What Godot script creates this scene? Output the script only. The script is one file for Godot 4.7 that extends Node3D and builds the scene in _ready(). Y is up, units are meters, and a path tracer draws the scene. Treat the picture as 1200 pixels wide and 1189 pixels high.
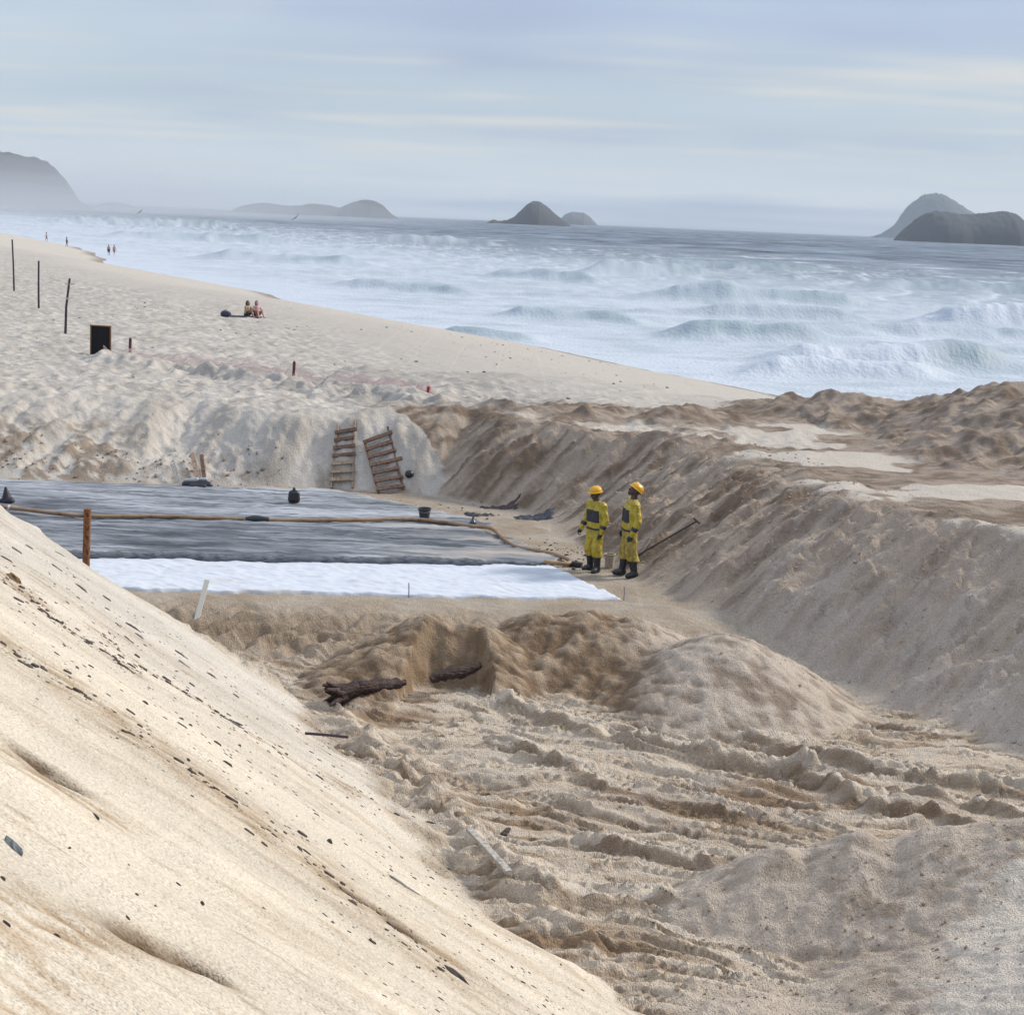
extends Node3D
# A beach excavation seen from the top of a sand heap: pit with geotextile sheets, two workers, surf and islands beyond.

const CAM_Y := 7.0
const SKY_TURN := 1.9            # puts the panorama's seam out of the way
const QUALITY := 1.0            # mesh density of the ground

var na := FastNoiseLite.new()
var nb := FastNoiseLite.new()
var nc := FastNoiseLite.new()
var nr := FastNoiseLite.new()
var nk := FastNoiseLite.new()
var rng := RandomNumberGenerator.new()
var mats := {}
var names := {}

# ------------------------------------------------------------------ ground shape
var toe_r := [[-60.0, -22.0], [-45.0, -8.0], [-39.0, -2.9], [-37.0, 0.4], [-36.0, 0.9], [-34.0, 1.35], [-29.4, 2.75], [-27.2, 4.2], [-25.5, 5.7], [-23.5, 7.2], [-22.0, 8.0], [-18.0, 10.5], [-10.0, 15.0], [10.0, 22.0]]
var toe_b := [[-40.0, -37.0], [-14.0, -38.2], [-8.7, -38.5], [-4.65, -39.0], [-2.8, -38.7], [-1.5, -38.2], [2.0, -38.0], [30.0, -38.0]]
# heaps: x, z, top, slope, roundness
var heaps := [
	[-1.35, -25.5, 0.27, 0.55, 0.15], [-0.55, -25.35, 0.18, 0.55, 0.2], [-2.0, -24.75, -0.10, 0.5, 0.3], [-2.8, -24.3, -0.42, 0.5, 0.2], [-0.17, -24.3, -0.2, 0.75, 0.1],
	[0.6, -26.2, 0.2, 0.55, 0.3], [1.4, -26.2, 0.28, 0.6, 0.5], [2.17, -26.0, 0.24, 0.55, 0.4], [2.9, -25.4, -0.05, 0.55, 0.3],
	[3.62, -24.6, 0.42, 0.6, 0.5], [2.6, -24.0, -0.3, 0.5, 0.2],
	[2.5, -16.4, -0.36, 0.65, 0.1], [3.3, -16.6, 0.08, 0.68, 0.08], [4.15, -16.5, 0.34, 0.68, 0.08], [5.1, -16.3, 0.52, 0.65, 0.15], [6.0, -16.1, 0.70, 0.55, 0.3], [7.4, -15.9, 0.65, 0.5, 0.5],
	[7.5, -13.0, 1.0, 0.45, 1.0], [2.6, -14.0, -0.55, 0.35, 0.5]]
# spoil ridge along the seaward edge: x, z, top
var spoil := [[-4.0, -41.6, 1.80], [-0.8, -41.0, 1.97], [0.8, -41.8, 2.22], [2.2, -41.5, 2.12], [3.1, -41.0, 1.98], [4.24, -41.0, 2.2], [5.75, -42.0, 2.02], [7.5, -43.0, 2.3], [8.85, -43.0, 2.46], [10.6, -42.0, 2.5], [12.0, -41.0, 3.0], [13.2, -40.0, 3.45], [18.0, -37.0, 4.2], [24.0, -33.0, 4.3]]
var dug := [[-3.0, -21.0], [-2.0, -22.5], [-1.5, -24.45], [-1.2, -24.6], [-0.45, -24.65], [-0.25, -24.1], [0.0, -22.0]]   # foot of the dug faces
var edge_heaps := [[-14.0, -52.6], [-11.9, -50.8], [-9.3, -48.8], [-6.5, -46.2], [-4.3, -44.0], [-2.6, -42.6]]
# ridges and ruts on the pit floor: points, height, width
var ruts := []
var pits := [[-3.28, -10.24, 0.10], [-3.06, -10.12, 0.14], [-1.97, -7.74, 0.08], [-1.87, -7.81, 0.10], [-1.66, -7.93, 0.13], [-0.98, -11.84, 0.08], [-0.75, -11.66, 0.07], [-1.2, -11.86, 0.06]]
var bands := [
	[[-6.13, -18.15], [-5.3, -17.45], [-4.68, -17.4], [-4.32, -17.19]],
	[[-5.05, -18.39], [-4.28, -18.08], [-3.55, -18.1], [-3.04, -17.75], [-2.04, -17.9], [-1.27, -18.28]],
	[[-4.57, -13.36], [-3.95, -13.23], [-2.83, -12.5], [-1.94, -12.2], [-1.12, -11.78], [-0.38, -11.29]],
	[[-3.42, -9.96], [-3.13, -9.97], [-2.76, -9.9]],
	[[-2.46, -7.11], [-2.26, -7.27], [-1.97, -7.71], [-1.61, -7.95]]]


func make_noise(seed_: int, type: int, freq: float, oct: int, fractal := FastNoiseLite.FRACTAL_FBM) -> FastNoiseLite:
	var n := FastNoiseLite.new()
	n.seed = seed_
	n.noise_type = type
	n.frequency = freq
	n.fractal_type = fractal
	n.fractal_octaves = oct
	return n


func table(t: Array, v: float) -> float:
	if v <= t[0][0]:
		return t[0][1]
	for i in range(1, t.size()):
		if v <= t[i][0]:
			return lerpf(t[i - 1][1], t[i][1], (v - t[i - 1][0]) / (t[i][0] - t[i - 1][0]))
	return t[-1][1]


func smax(a: float, b: float, k: float) -> float:
	var h := clampf(0.5 + 0.5 * (a - b) / k, 0.0, 1.0)
	return lerpf(b, a, h) + k * h * (1.0 - h)


func smin(a: float, b: float, k: float) -> float:
	return -smax(-a, -b, k)


func chain(pts: Array, x: float, z: float) -> Vector2:   # distance to a polyline and the value carried along it (third number, if any)
	var best := 1e9
	var val := 0.0
	for i in range(pts.size() - 1):
		var a: Array = pts[i]
		var b: Array = pts[i + 1]
		var dx: float = b[0] - a[0]
		var dz: float = b[1] - a[1]
		var t := clampf(((x - a[0]) * dx + (z - a[1]) * dz) / (dx * dx + dz * dz), 0.0, 1.0)
		var ex: float = x - a[0] - dx * t
		var ez: float = z - a[1] - dz * t
		var d := ex * ex + ez * ez
		if d < best:
			best = d
			val = lerpf(a[2], b[2], t) if a.size() > 2 else t + i
	return Vector2(sqrt(best), val)


func shore(x: float, z: float) -> float:      # metres inland of the waterline
	var s := -((x - 14.53) * 0.89 + (z + 77.92) * -0.454)
	var along := (x - 14.53) * -0.454 + (z + 77.92) * -0.89
	return s + 12.0 * exp(-pow((along - 240.0) / 45.0, 2.0)) + 1.3 * sin(along * 0.075) + 0.5 * sin(along * 0.21 + 1.0)


func ground(x: float, z: float) -> Vector4:   # height and base colour (linear)
	var big := na.get_noise_2d(x, z)
	var mid := nb.get_noise_2d(x, z)
	var col: Vector3
	var h: float
	var s := shore(x, z)
	# beach
	var face := smoothstep(30.0, 21.0, s + 4.0 * na.get_noise_2d(x * 0.2, z * 0.2))
	var beach := smin(-1.5 + 0.16 * s, 1.85, 0.5)
	if z < -36.0:
		var foot := nk.get_noise_2d(x, z)
		beach += (foot * 0.16 + mid * 0.08 + 0.04 * nc.get_noise_2d(x * 0.6, z * 0.6)) * (1.0 - face * 0.9) + big * 0.05
	if z < -52.0 and z > -56.0 and x < -10.0:
		var he := chain(edge_heaps, x, z)
		beach += 0.30 * exp(-he.x * he.x / 0.45) * clampf(0.45 + 1.2 * big + 0.9 * mid, 0.0, 1.4)
	var damp := clampf(0.5 + 1.1 * nb.get_noise_2d(x * 0.5 + 40.0, z * 0.5), 0.0, 1.0)
	var c_beach := Vector3(0.555, 0.53, 0.495).lerp(Vector3(0.44, 0.41, 0.37), damp * 0.8)
	c_beach *= 1.0 + 0.28 * nc.get_noise_2d(x * 0.45, z * 0.45)
	c_beach = c_beach.lerp(Vector3(0.535, 0.505, 0.465), face)
	c_beach = c_beach.lerp(Vector3(0.30, 0.265, 0.235), smoothstep(3.0, 0.4, s))
	if z < -52.0:
		return Vector4(beach, c_beach.x, c_beach.y, c_beach.z)
	# top surface: beach and heaps of spoil
	var top := beach
	var c_top := c_beach
	if z < -42.0 and x < 0.0:
		var hp := chain(edge_heaps, x, z)
		top += 0.30 * exp(-hp.x * hp.x / 0.45) * clampf(0.45 + 1.2 * big + 0.9 * mid, 0.0, 1.4)
	var on_spoil := 0.0
	if x > -6.0:
		var bench := smoothstep(-1.0, 4.0, x - table(toe_r, z) * 0.9)
		top += 0.12 * bench * (1.0 + big)
		if z < -33.0 or x > 10.0:
			var sp := chain(spoil, x, z)
			var ridge := sp.y + big * 0.16 + mid * 0.10 + 0.22 * na.get_noise_2d(x * 1.6 + 3.0, z * 2.2) - 0.27 * (sqrt(sp.x * sp.x + 0.5) - 0.707) + 0.035 * nc.get_noise_2d(x * 0.6, z)
			on_spoil = smoothstep(-0.25, 0.05, ridge - top)
			top = smax(top, ridge, 0.25)
		var rough := nr.get_noise_2d(x * 0.8, z * 0.8)
		top += bench * 0.10 * rough * smoothstep(-0.4, 0.3, mid + big) * (0.4 + on_spoil)
		var smooth_patch := smoothstep(0.10, 0.17, na.get_noise_2d(x * 0.5 + 9.0, z * 1.1 - 31.0) + 0.1 + 0.25 * mid) * (1.0 - on_spoil)
		var c_spoil := Vector3(0.36, 0.302, 0.252).lerp(Vector3(0.2, 0.157, 0.122), clampf(0.5 + 1.1 * mid - big * 0.6 + 1.1 * nc.get_noise_2d(x * 0.5, z * 0.9), 0.0, 1.0))
		c_top = c_top.lerp(c_spoil.lerp(Vector3(0.56, 0.52, 0.465), smooth_patch), bench * maxf(on_spoil, smoothstep(-43.5, -40.0, z)))
	# pit floor
	var right := clampf((x - 1.5) * 0.22, 0.0, 1.0)
	var near := smoothstep(-27.3 - right * 0.7, -25.2 + right * 0.4, z)
	var fl := -0.7 * near
	var u := x * 0.945 + z * 0.33
	var v := -x * 0.33 + z * 0.945
	var vv := v + 0.7 * na.get_noise_2d(x * 0.7 + 60.0, z * 0.7) + 0.12 * mid
	var churn := nr.get_noise_2d(u * 0.17, vv * 1.05)
	var churn2 := nr.get_noise_2d(u * 0.36 + 17.0, vv * 3.0)
	var rake := nc.get_noise_2d(u * 0.16, vv * 2.4)
	var fine := nc.get_noise_2d(u * 0.6, v)
	fl += near * (0.10 * churn + 0.06 * churn2 + 0.03 * rake + 0.03 * mid + 0.025 * fine) + (1.0 - near) * (0.025 * mid + 0.02 * fine + 0.02 * churn2)
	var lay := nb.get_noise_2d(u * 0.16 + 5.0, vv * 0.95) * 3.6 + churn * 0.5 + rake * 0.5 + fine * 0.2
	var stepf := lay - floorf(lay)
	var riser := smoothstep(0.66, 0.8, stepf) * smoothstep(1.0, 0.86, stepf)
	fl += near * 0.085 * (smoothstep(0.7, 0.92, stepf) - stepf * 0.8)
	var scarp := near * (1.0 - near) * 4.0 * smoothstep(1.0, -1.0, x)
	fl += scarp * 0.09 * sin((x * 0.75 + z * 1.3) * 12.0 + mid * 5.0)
	var paleness := clampf(0.5 + 1.3 * big + 0.75 * churn + 0.45 * churn2 + 0.7 * rake + 0.3 * fine - 0.22 * smoothstep(-21.5, -19.5, z) + 0.9 * exp(-((x + 0.9) * (x + 0.9) * 0.5 + (z + 22.0) * (z + 22.0))) + 0.5 * exp(-((x - 1.3) * (x - 1.3) * 0.4 + (z + 16.6) * (z + 16.6) * 2.5)), 0.0, 1.0)  # floor colour follows the relief: paler on ridges, browner in troughs
	var c_floor := Vector3(0.26, 0.187, 0.125).lerp(Vector3(0.55, 0.475, 0.385), paleness)
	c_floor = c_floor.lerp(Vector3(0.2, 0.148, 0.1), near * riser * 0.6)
	c_floor = c_floor.lerp(Vector3(0.58, 0.52, 0.445), near * 0.6 * smoothstep(0.25, 0.6, churn2 + 0.3 * rake))
	c_floor = c_floor.lerp(Vector3(0.43, 0.385, 0.325).lerp(Vector3(0.34, 0.285, 0.22), clampf(0.4 + mid, 0, 1)), (1.0 - near) * 0.9)
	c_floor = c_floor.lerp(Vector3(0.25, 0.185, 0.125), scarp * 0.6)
	if z > -27.0:
		for r in ruts:
			if x > r[3] and x < r[4] and z > r[5] and z < r[6]:
				var q := chain(r[0], x, z + mid * 0.12)
				var front := z + mid * 0.12 - table(r[0], x)          # positive on the camera side, coloured darker where the ridge is raised
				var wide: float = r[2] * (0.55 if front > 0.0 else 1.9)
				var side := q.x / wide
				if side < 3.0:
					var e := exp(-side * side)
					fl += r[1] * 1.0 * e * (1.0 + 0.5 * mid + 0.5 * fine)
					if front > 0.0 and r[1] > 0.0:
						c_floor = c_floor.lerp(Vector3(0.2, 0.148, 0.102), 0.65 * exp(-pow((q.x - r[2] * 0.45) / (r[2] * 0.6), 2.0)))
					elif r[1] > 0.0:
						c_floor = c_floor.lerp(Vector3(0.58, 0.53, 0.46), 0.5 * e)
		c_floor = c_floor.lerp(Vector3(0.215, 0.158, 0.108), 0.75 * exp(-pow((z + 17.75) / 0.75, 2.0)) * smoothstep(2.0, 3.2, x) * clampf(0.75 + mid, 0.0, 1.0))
		var hh := -9.0
		for c in heaps:
			var dx: float = x - c[0]
			var dz: float = z - c[1]
			var rr: float = c[4]
			var cone: float = c[2] - c[3] * (sqrt(dx * dx + dz * dz + rr * rr) - rr)
			if cone > -1.5:
				hh = smax(hh, cone, 0.14)
		if hh > -1.4:
			var pale := smoothstep(1.6, 3.0, x) if z < -21.0 else 1.0
			var clod_shade := smoothstep(0.08, 0.3, mid + 0.7 * fine) * (0.6 * smoothstep(0.9, 0.2, absf(x - 4.6) * 0.6) * smoothstep(-16.4, -15.8, z) if z > -18.5 else 0.0)  # dark clods, with the shade of undercut hollows painted into the colour
			var rough_k := lerpf(1.0, 0.55, pale)
			hh += (mid * 0.09 + fine * 0.065 + 0.05 * nr.get_noise_2d(x * 2.6, z * 2.6)) * rough_k
			var cut := 0.0
			if z < -22.0 and x > -1.7 and x < 0.0:
				var behind := table(dug, x) + 0.12 * nb.get_noise_1d(x * 2.5) - z
				var wall_y := -0.70 + 1.15 * behind + 0.07 * mid + 0.05 * fine + 0.04 * rake
				cut = smoothstep(0.0, 0.08, hh - wall_y)
				hh = smin(hh, wall_y, 0.06)
			var on_heap := smoothstep(-0.06, 0.1, hh - fl)
			fl = smax(fl, hh, 0.08)
			var brown := Vector3(0.175, 0.122, 0.08).lerp(Vector3(0.36, 0.285, 0.21), clampf(0.40 + mid * 1.3 + fine * 1.3 + churn2 * 0.6 + smoothstep(-25.2, -26.2, z) * 0.35 + (-0.35 * smoothstep(0.1, 0.7, x)), 0, 1))
			var grey := Vector3(0.26, 0.212, 0.17).lerp(Vector3(0.47, 0.415, 0.355), clampf(0.55 + mid * 1.2 + fine * 1.3 + churn2 * 0.7, 0, 1))
			c_floor = c_floor.lerp(brown.lerp(grey, pale).lerp(Vector3(0.29, 0.215, 0.145).lerp(Vector3(0.185, 0.128, 0.08), clampf(0.35 + 1.3 * mid + fine, 0, 1)), cut * 0.9), on_heap)
			if z > -18.5:
				c_floor = c_floor.lerp(Vector3(0.49, 0.43, 0.365), on_heap * (0.55 + 0.6 * mid))
			c_floor = c_floor.lerp(Vector3(0.19, 0.142, 0.1), clod_shade * on_heap)
			if z > -15.6 and x > 4.0:
				c_floor = c_floor.lerp(Vector3(0.56, 0.52, 0.465), on_heap * smoothstep(-0.1, 0.8, x - 4.4 + (z + 14.8) * 0.5 + 0.9 * mid + 0.5 * fine))
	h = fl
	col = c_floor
	# seaward bank
	var dx_r := x - table(toe_r, z)
	if dx_r > -1.0:
		var a := x * 0.4 + z * 0.917
		var b := x * 0.917 - z * 0.4
		var st := nb.get_noise_2d(a * 1.7, b * 0.33)
		var st2 := nc.get_noise_2d(a * 0.9, b * 0.16)
		var gully := nr.get_noise_2d(a * 1.3, b * 0.28)
		var crumb := nb.get_noise_2d(a * 1.6 + 30.0, b * 0.75) + 0.5 * nc.get_noise_2d(a * 0.7, b * 0.35)
		var crust := smoothstep(0.02, 0.14, crumb)
		var slide := 0.12 * st + 0.075 * st2 + 0.14 * big + 0.10 * mid + 0.15 * gully + 0.05 * fine + crust * 0.085
		var bank := fl * 0.0 - 0.7 * near + 0.53 * dx_r + slide * smoothstep(-0.2, 1.0, dx_r)
		var lip := bank - top
		bank = smin(bank, top + 0.22 * maxf(churn, -0.2) * exp(-lip * lip * 3.0), 0.16)
		var w := smoothstep(-0.05, 0.12, bank - h)
		h = smax(h, bank, 0.12)
		var c_bank := Vector3(0.40, 0.336, 0.275).lerp(Vector3(0.19, 0.143, 0.106), clampf(0.34 - 0.7 * gully + 0.8 * st + 1.7 * st2 + 0.9 * big + 0.42 * crust, 0, 1))
		c_bank = c_bank.lerp(Vector3(0.50, 0.45, 0.40), smoothstep(-29.5, -23.5, z + st * 4.0 + big * 3.0 + st2 * 5.0) * 0.75)
		c_bank = c_bank.lerp(c_top, smoothstep(-0.1, 0.25, lip))
		c_bank = c_bank.lerp(c_beach * 0.86, smoothstep(-40.5, -43.0, z) * smoothstep(1.5, -0.5, x))
		col = col.lerp(c_bank, w)
	# landward end wall
	var dz_b := table(toe_b, x) - z
	if dz_b > -0.6:
		var steep := lerpf(0.42, 1.05, smoothstep(-9.0, -5.5, x)) * lerpf(1.0, 0.6, smoothstep(-3.0, -0.5, x))
		var flute := nb.get_noise_2d(x * 1.25 + z * 0.5, z * 0.3)
		var wall := steep * dz_b * (1.0 + 0.25 * exp(-dz_b * dz_b)) + (0.22 * flute + 0.1 * big + 0.08 * mid + 0.12 * nr.get_noise_2d(x * 0.8 - z * 0.1, z * 0.4) + 0.10 * nb.get_noise_2d(x * 0.6, z * 0.6 + 5.0) + 0.05 * fine) * smoothstep(-0.2, 0.8, dz_b)
		var lip_b := wall - top
		wall = smin(wall, top, 0.3)
		if x < table(toe_r, z) + 1.2:
			var w := smoothstep(-0.05, 0.1, wall - h)
			h = smax(h, wall, 0.12)
			var brown_w := smoothstep(-0.3, -1.0, lip_b) * smoothstep(-9.3, -11.5, x) + smoothstep(-0.9, -1.6, lip_b) * 0.5
			var c_wall := Vector3(0.56, 0.53, 0.485).lerp(Vector3(0.455, 0.42, 0.375), clampf(0.45 + flute * 1.6 + fine * 0.6, 0, 1))
			c_wall = c_wall.lerp(Vector3(0.27, 0.215, 0.165), clampf(brown_w * smoothstep(-0.12, 0.16, mid + 0.7 * big + 0.8 * fine) , 0.0, 0.85))
			col = col.lerp(c_wall.lerp(c_beach, smoothstep(-0.15, 0.3, lip_b)), w)
		else:
			h = maxf(h, minf(wall, top))
	if z < -44.5:
		h = lerpf(h, maxf(h, top), smoothstep(-44.5, -46.0, z))
	# heap the photograph is taken from
	var dl := (x + 0.75) * -0.911 + (z + 18.0) * 0.412 + 0.42 * smoothstep(-16.5, -13.8, z)
	dl += (0.35 * big + 0.16 * mid) * exp(-dl * dl / 0.7)
	if dl > -1.2 and z > -40.0:
		var sx := x * 0.99 + z * 0.14
		var sz := z * 0.99 - x * 0.14
		var st := nb.get_noise_2d(sx * 0.28, sz * 2.2)
		var st2 := nc.get_noise_2d(sx * 0.12, sz * 1.1)
		var st3 := nc.get_noise_2d(sx * 0.6, sz * 2.0)
		var dune := -0.7 + 0.66 * dl + 0.09 * big + 0.03 * mid + (0.028 * st + 0.012 * st2 + 0.004 * st3)
		var zr := -23.45 + 0.22 * clampf(x + 2.7, -6.0, 0.0) + 0.3 * na.get_noise_2d(x * 2.0, 7.0) + 0.32 * nb.get_noise_2d(x * 1.7, z * 0.6) + 0.1 * nc.get_noise_2d(x * 0.8, 4.0)
		var past := zr - z
		dune -= 1.3 * (0.5 * (past + sqrt(past * past + 0.02)))
		dune = smin(dune, 5.55, 0.7)
		var c_dune := Vector3(0.63, 0.575, 0.485).lerp(Vector3(0.575, 0.545, 0.495), smoothstep(-14.0, -22.0, z))
		c_dune = c_dune.lerp(Vector3(0.50, 0.425, 0.335), clampf(st * 1.3 + st2 * 0.6 - 0.1, 0.0, 0.75))
		c_dune = c_dune.lerp(Vector3(0.34, 0.27, 0.19), clampf((st2 + st3) * 1.1 - 0.55, 0.0, 0.6))
		c_dune *= 1.0 + 0.16 * na.get_noise_2d(sx * 0.5, sz * 2.0) + 0.10 * mid
		if dune > h - 0.3:
			for bi in bands.size():
				var bd: Array = bands[bi]
				if x > bd[0][0] - 0.5 and x < bd[-1][0] + 0.5 and z > -19.5:
					var q := chain(bd, x, z + st * 0.25)
					var soft := exp(-pow(q.x / (0.16 if bi < 2 else 0.5 if bi == 2 else 0.22), 2.0)) * (0.7 if bi == 2 else 1.0)
					var ragged := clampf(soft * (0.55 + 1.3 * st3 + 0.5 * mid), 0.0, 0.85)
					c_dune = c_dune.lerp(Vector3(0.33, 0.24, 0.15), ragged)
					dune -= 0.03 * soft * (0.5 + st3)
			var crusty := smoothstep(-7.5, -6.6, z + 0.5 * (x + 2.2)) * smoothstep(-1.7, -2.2, x)
			c_dune = c_dune.lerp(Vector3(0.40, 0.295, 0.195), crusty * clampf(0.45 + 1.4 * st3 + mid, 0.0, 0.9))
			for p in pits:
				var d2: float = (x - p[0]) * (x - p[0]) * 0.5 + (z - p[1]) * (z - p[1]) * 2.0
				if d2 < 0.08:
					var e := exp(-d2 / 0.013)
					dune -= p[2] * 0.75 * e
					c_dune = c_dune.lerp(Vector3(0.12, 0.08, 0.045), minf(e * 1.3, 0.95))
		# dark damp skirt along the toe
		var skirt := exp(-pow((dl + 0.1 + 0.5 * mid) / 0.33, 2.0)) * smoothstep(-14.5, -17.5, z) * smoothstep(-24.0, -22.5, z)
		dune += 0.1 * skirt * (1.0 + mid + fine)
		h += 0.14 * exp(-pow((dl + 0.5) / 0.3, 2.0)) * (0.8 + mid + fine) * smoothstep(-13.5, -16.0, z) * smoothstep(-23.5, -22.0, z)
		c_dune = c_dune.lerp(Vector3(0.33, 0.27, 0.2), skirt * 0.8)
		var rim := exp(-past * past / 0.12) * clampf(0.5 + 1.5 * mid + fine, 0.0, 0.9) * smoothstep(2.4, 0.6, dl)
		c_dune = c_dune.lerp(Vector3(0.33, 0.26, 0.18), rim)  # shading of thin folds painted into the cloth colour as dark lines
		dune += 0.2 * rim * (0.6 + fine + mid)
		var w := smoothstep(-0.03, 0.05, dune - h)
		h = smax(h, dune, 0.05)
		col = col.lerp(c_dune, w)
	var grain := 1.0 + 0.10 * nc.get_noise_2d(x * 3.0, z * 3.0)
	return Vector4(h, col.x * grain, col.y * grain, col.z * grain)


func gy(x: float, z: float) -> float:
	return ground(x, z).x


func slope_normal(x: float, z: float, e := 0.12) -> Vector3:
	return Vector3(gy(x - e, z) - gy(x + e, z), 2.0 * e, gy(x, z - e) - gy(x, z + e)).normalized()


# ------------------------------------------------------------------ sea
var waves := []
var nw := FastNoiseLite.new()
var nf := FastNoiseLite.new()

func sea_at(x: float, z: float) -> Vector4:
	var out := -shore(x, z)                       # metres off the beach
	var d := -z
	var far := smoothstep(170.0, 330.0, out)
	var swell := nw.get_noise_2d(x * 0.5 + z * 0.1, z * 1.6)
	var chop := nf.get_noise_2d(x * 0.9, z * 1.4)
	var lace := nc.get_noise_2d(x * 0.16 + swell, z * 0.30)
	var depth := smoothstep(-2.0, 25.0, out)
	var h := -1.5 + depth * (swell * (0.35 + 0.35 * far) + chop * 0.12 + lace * 0.02) + 0.03 * chop
	var web := 1.0 - absf(nf.get_noise_2d(x * 0.35 + swell * 3.0 + 50.0, z * 0.55)) * 3.2
	var streak := nf.get_noise_2d(x * 0.16 - 30.0, z * 0.5 + swell * 5.0)
	var cover := lerpf(0.50, 0.14, smoothstep(12.0, 170.0, out)) + 0.35 * smoothstep(14.0, 0.0, out) - 0.25 * far
	cover += smoothstep(0.0, -90.0, x + (z + 100.0) * 0.0) * 0.2 * (1.0 - smoothstep(300.0, 600.0, out))
	var foam := clampf(cover + 0.04 + 0.42 * streak + 0.30 * clampf(web, -0.6, 1.0) + 0.38 * lace - 0.14, 0.0, 1.0)
	foam = smoothstep(-0.02, 1.0, foam)
	foam *= 1.0 - 0.85 * far
	var teal := 0.0
	# long low swells running in, each with a pale crest and a darker face
	var ph := (z * 0.97 + x * 0.10 + 9.0 * nw.get_noise_2d(x * 0.35, z * 0.5)) / lerpf(13.0, 22.0, smoothstep(60.0, 200.0, out))
	var fr := ph - floorf(ph)
	var strength := smoothstep(8.0, 40.0, out) * smoothstep(420.0, 220.0, out) * smoothstep(-0.4, 0.2, nw.get_noise_2d(x * 0.5 + 300.0, z * 1.4))
	var crest := exp(-pow((fr - 0.5) / (0.10 if fr > 0.5 else 0.22), 2.0))
	h += strength * 0.55 * crest
	foam = lerpf(foam, foam * 0.35, strength * exp(-pow((fr - 0.58) / 0.06, 2.0)))
	foam = maxf(foam, strength * exp(-pow((fr - 0.68) / 0.05, 2.0)) * (0.9 + 0.5 * chop))
	for w in waves:
		if z > w[8] and z < w[9] and x > w[0] - 6.0 and x < w[2] + 6.0:
			var t: float = (x - w[0]) / (w[2] - w[0])
			var zc: float = lerpf(w[1], w[3], t) + 1.6 * nf.get_noise_2d(x * 0.22, w[1])
			var c := z - zc                        # positive towards the beach
			var env := smoothstep(-0.12, 0.2, t) * smoothstep(1.12, 0.75, t)
			var ht: float = w[4] * 1.25 * env * (1.0 + 0.55 * nf.get_noise_2d(x * 0.45, w[1] + 20.0))
			var wf: float = w[5] * 0.8
			var prof := exp(-pow(c / wf, 2.0)) if c > 0.0 else exp(-pow(c / (wf * 4.0), 2.0))
			h += ht * prof
			var white: float = w[6] if t < w[7] else lerpf(w[6], 0.12, smoothstep(w[7], w[7] + 0.25, t))
			var on := clampf(prof * 1.6, 0.0, 1.0) * env
			foam = lerpf(foam, clampf(white + chop * 0.25, 0.0, 1.0), on)
			teal = maxf(teal, on * (1.0 - white))
			if c > wf * 0.8 and c < wf * 5.0:
				foam = maxf(foam, env * white * exp(-(c - wf) / (wf * 1.4)) * (0.8 + 0.4 * chop))
			h += on * white * 0.35 * maxf(nf.get_noise_2d(x * 1.6, z * 1.6), 0.0)
	var deep := Vector3(0.12, 0.152, 0.19)
	var milky := Vector3(0.33, 0.385, 0.43)
	var water := milky.lerp(Vector3(0.155, 0.19, 0.225), smoothstep(40.0, 200.0, out + streak * 60.0)).lerp(deep, smoothstep(180.0, 420.0, out + streak * 120.0))
	var ripple := nf.get_noise_2d(x * 0.12, z * 0.10) + 0.6 * nf.get_noise_2d(x * 0.03, z * 0.02 + 40.0)
	water = water.lerp(water * (1.0 + 0.9 * ripple), far)
	water = water.lerp(Vector3(0.17, 0.24, 0.265), teal * 0.65)
	var c3 := water.lerp(Vector3(0.45, 0.495, 0.555), foam)
	return Vector4(h, c3.x, c3.y, c3.z)


# ------------------------------------------------------------------ meshes of sheets of ground and water
var row_data := []

func sheet(fun: Callable, zs: PackedFloat32Array, halves: PackedFloat32Array, shifts: PackedFloat32Array, cols: int) -> ArrayMesh:
	var rows := zs.size()
	row_data = []
	row_data.resize(rows)
	var work := func(i: int) -> void:
		var hs := PackedFloat32Array()
		var cs := PackedColorArray()
		hs.resize(cols)
		cs.resize(cols)
		for j in cols:
			var x := shifts[i] + halves[i] * (2.0 * j / (cols - 1) - 1.0)
			var g: Vector4 = fun.call(x, zs[i])
			hs[j] = g.x
			cs[j] = Color(clampf(g.y, 0, 1), clampf(g.z, 0, 1), clampf(g.w, 0, 1))
		row_data[i] = [hs, cs]
	var id := WorkerThreadPool.add_group_task(work, rows)
	WorkerThreadPool.wait_for_group_task_completion(id)
	var vs := PackedVector3Array()
	var ns := PackedVector3Array()
	var colors := PackedColorArray()
	vs.resize(rows * cols)
	ns.resize(rows * cols)
	for i in rows:
		var hs: PackedFloat32Array = row_data[i][0]
		colors.append_array(row_data[i][1])
		for j in cols:
			vs[i * cols + j] = Vector3(shifts[i] + halves[i] * (2.0 * j / (cols - 1) - 1.0), hs[j], zs[i])
	for i in rows:
		var i0 := maxi(i - 1, 0) * cols
		var i1 := mini(i + 1, rows - 1) * cols
		for j in cols:
			var a := vs[i * cols + mini(j + 1, cols - 1)] - vs[i * cols + maxi(j - 1, 0)]
			var b := vs[i1 + j] - vs[i0 + j]
			var n := b.cross(a)
			ns[i * cols + j] = (n if n.y > 0.0 else -n).normalized()
	var index := PackedInt32Array()
	index.resize((rows - 1) * (cols - 1) * 6)
	var k := 0
	for i in rows - 1:
		for j in cols - 1:
			var p := i * cols + j
			index[k] = p
			index[k + 1] = p + cols
			index[k + 2] = p + 1
			index[k + 3] = p + 1
			index[k + 4] = p + cols
			index[k + 5] = p + cols + 1
			k += 6
	row_data = []
	return commit(vs, ns, colors, index)


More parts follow.
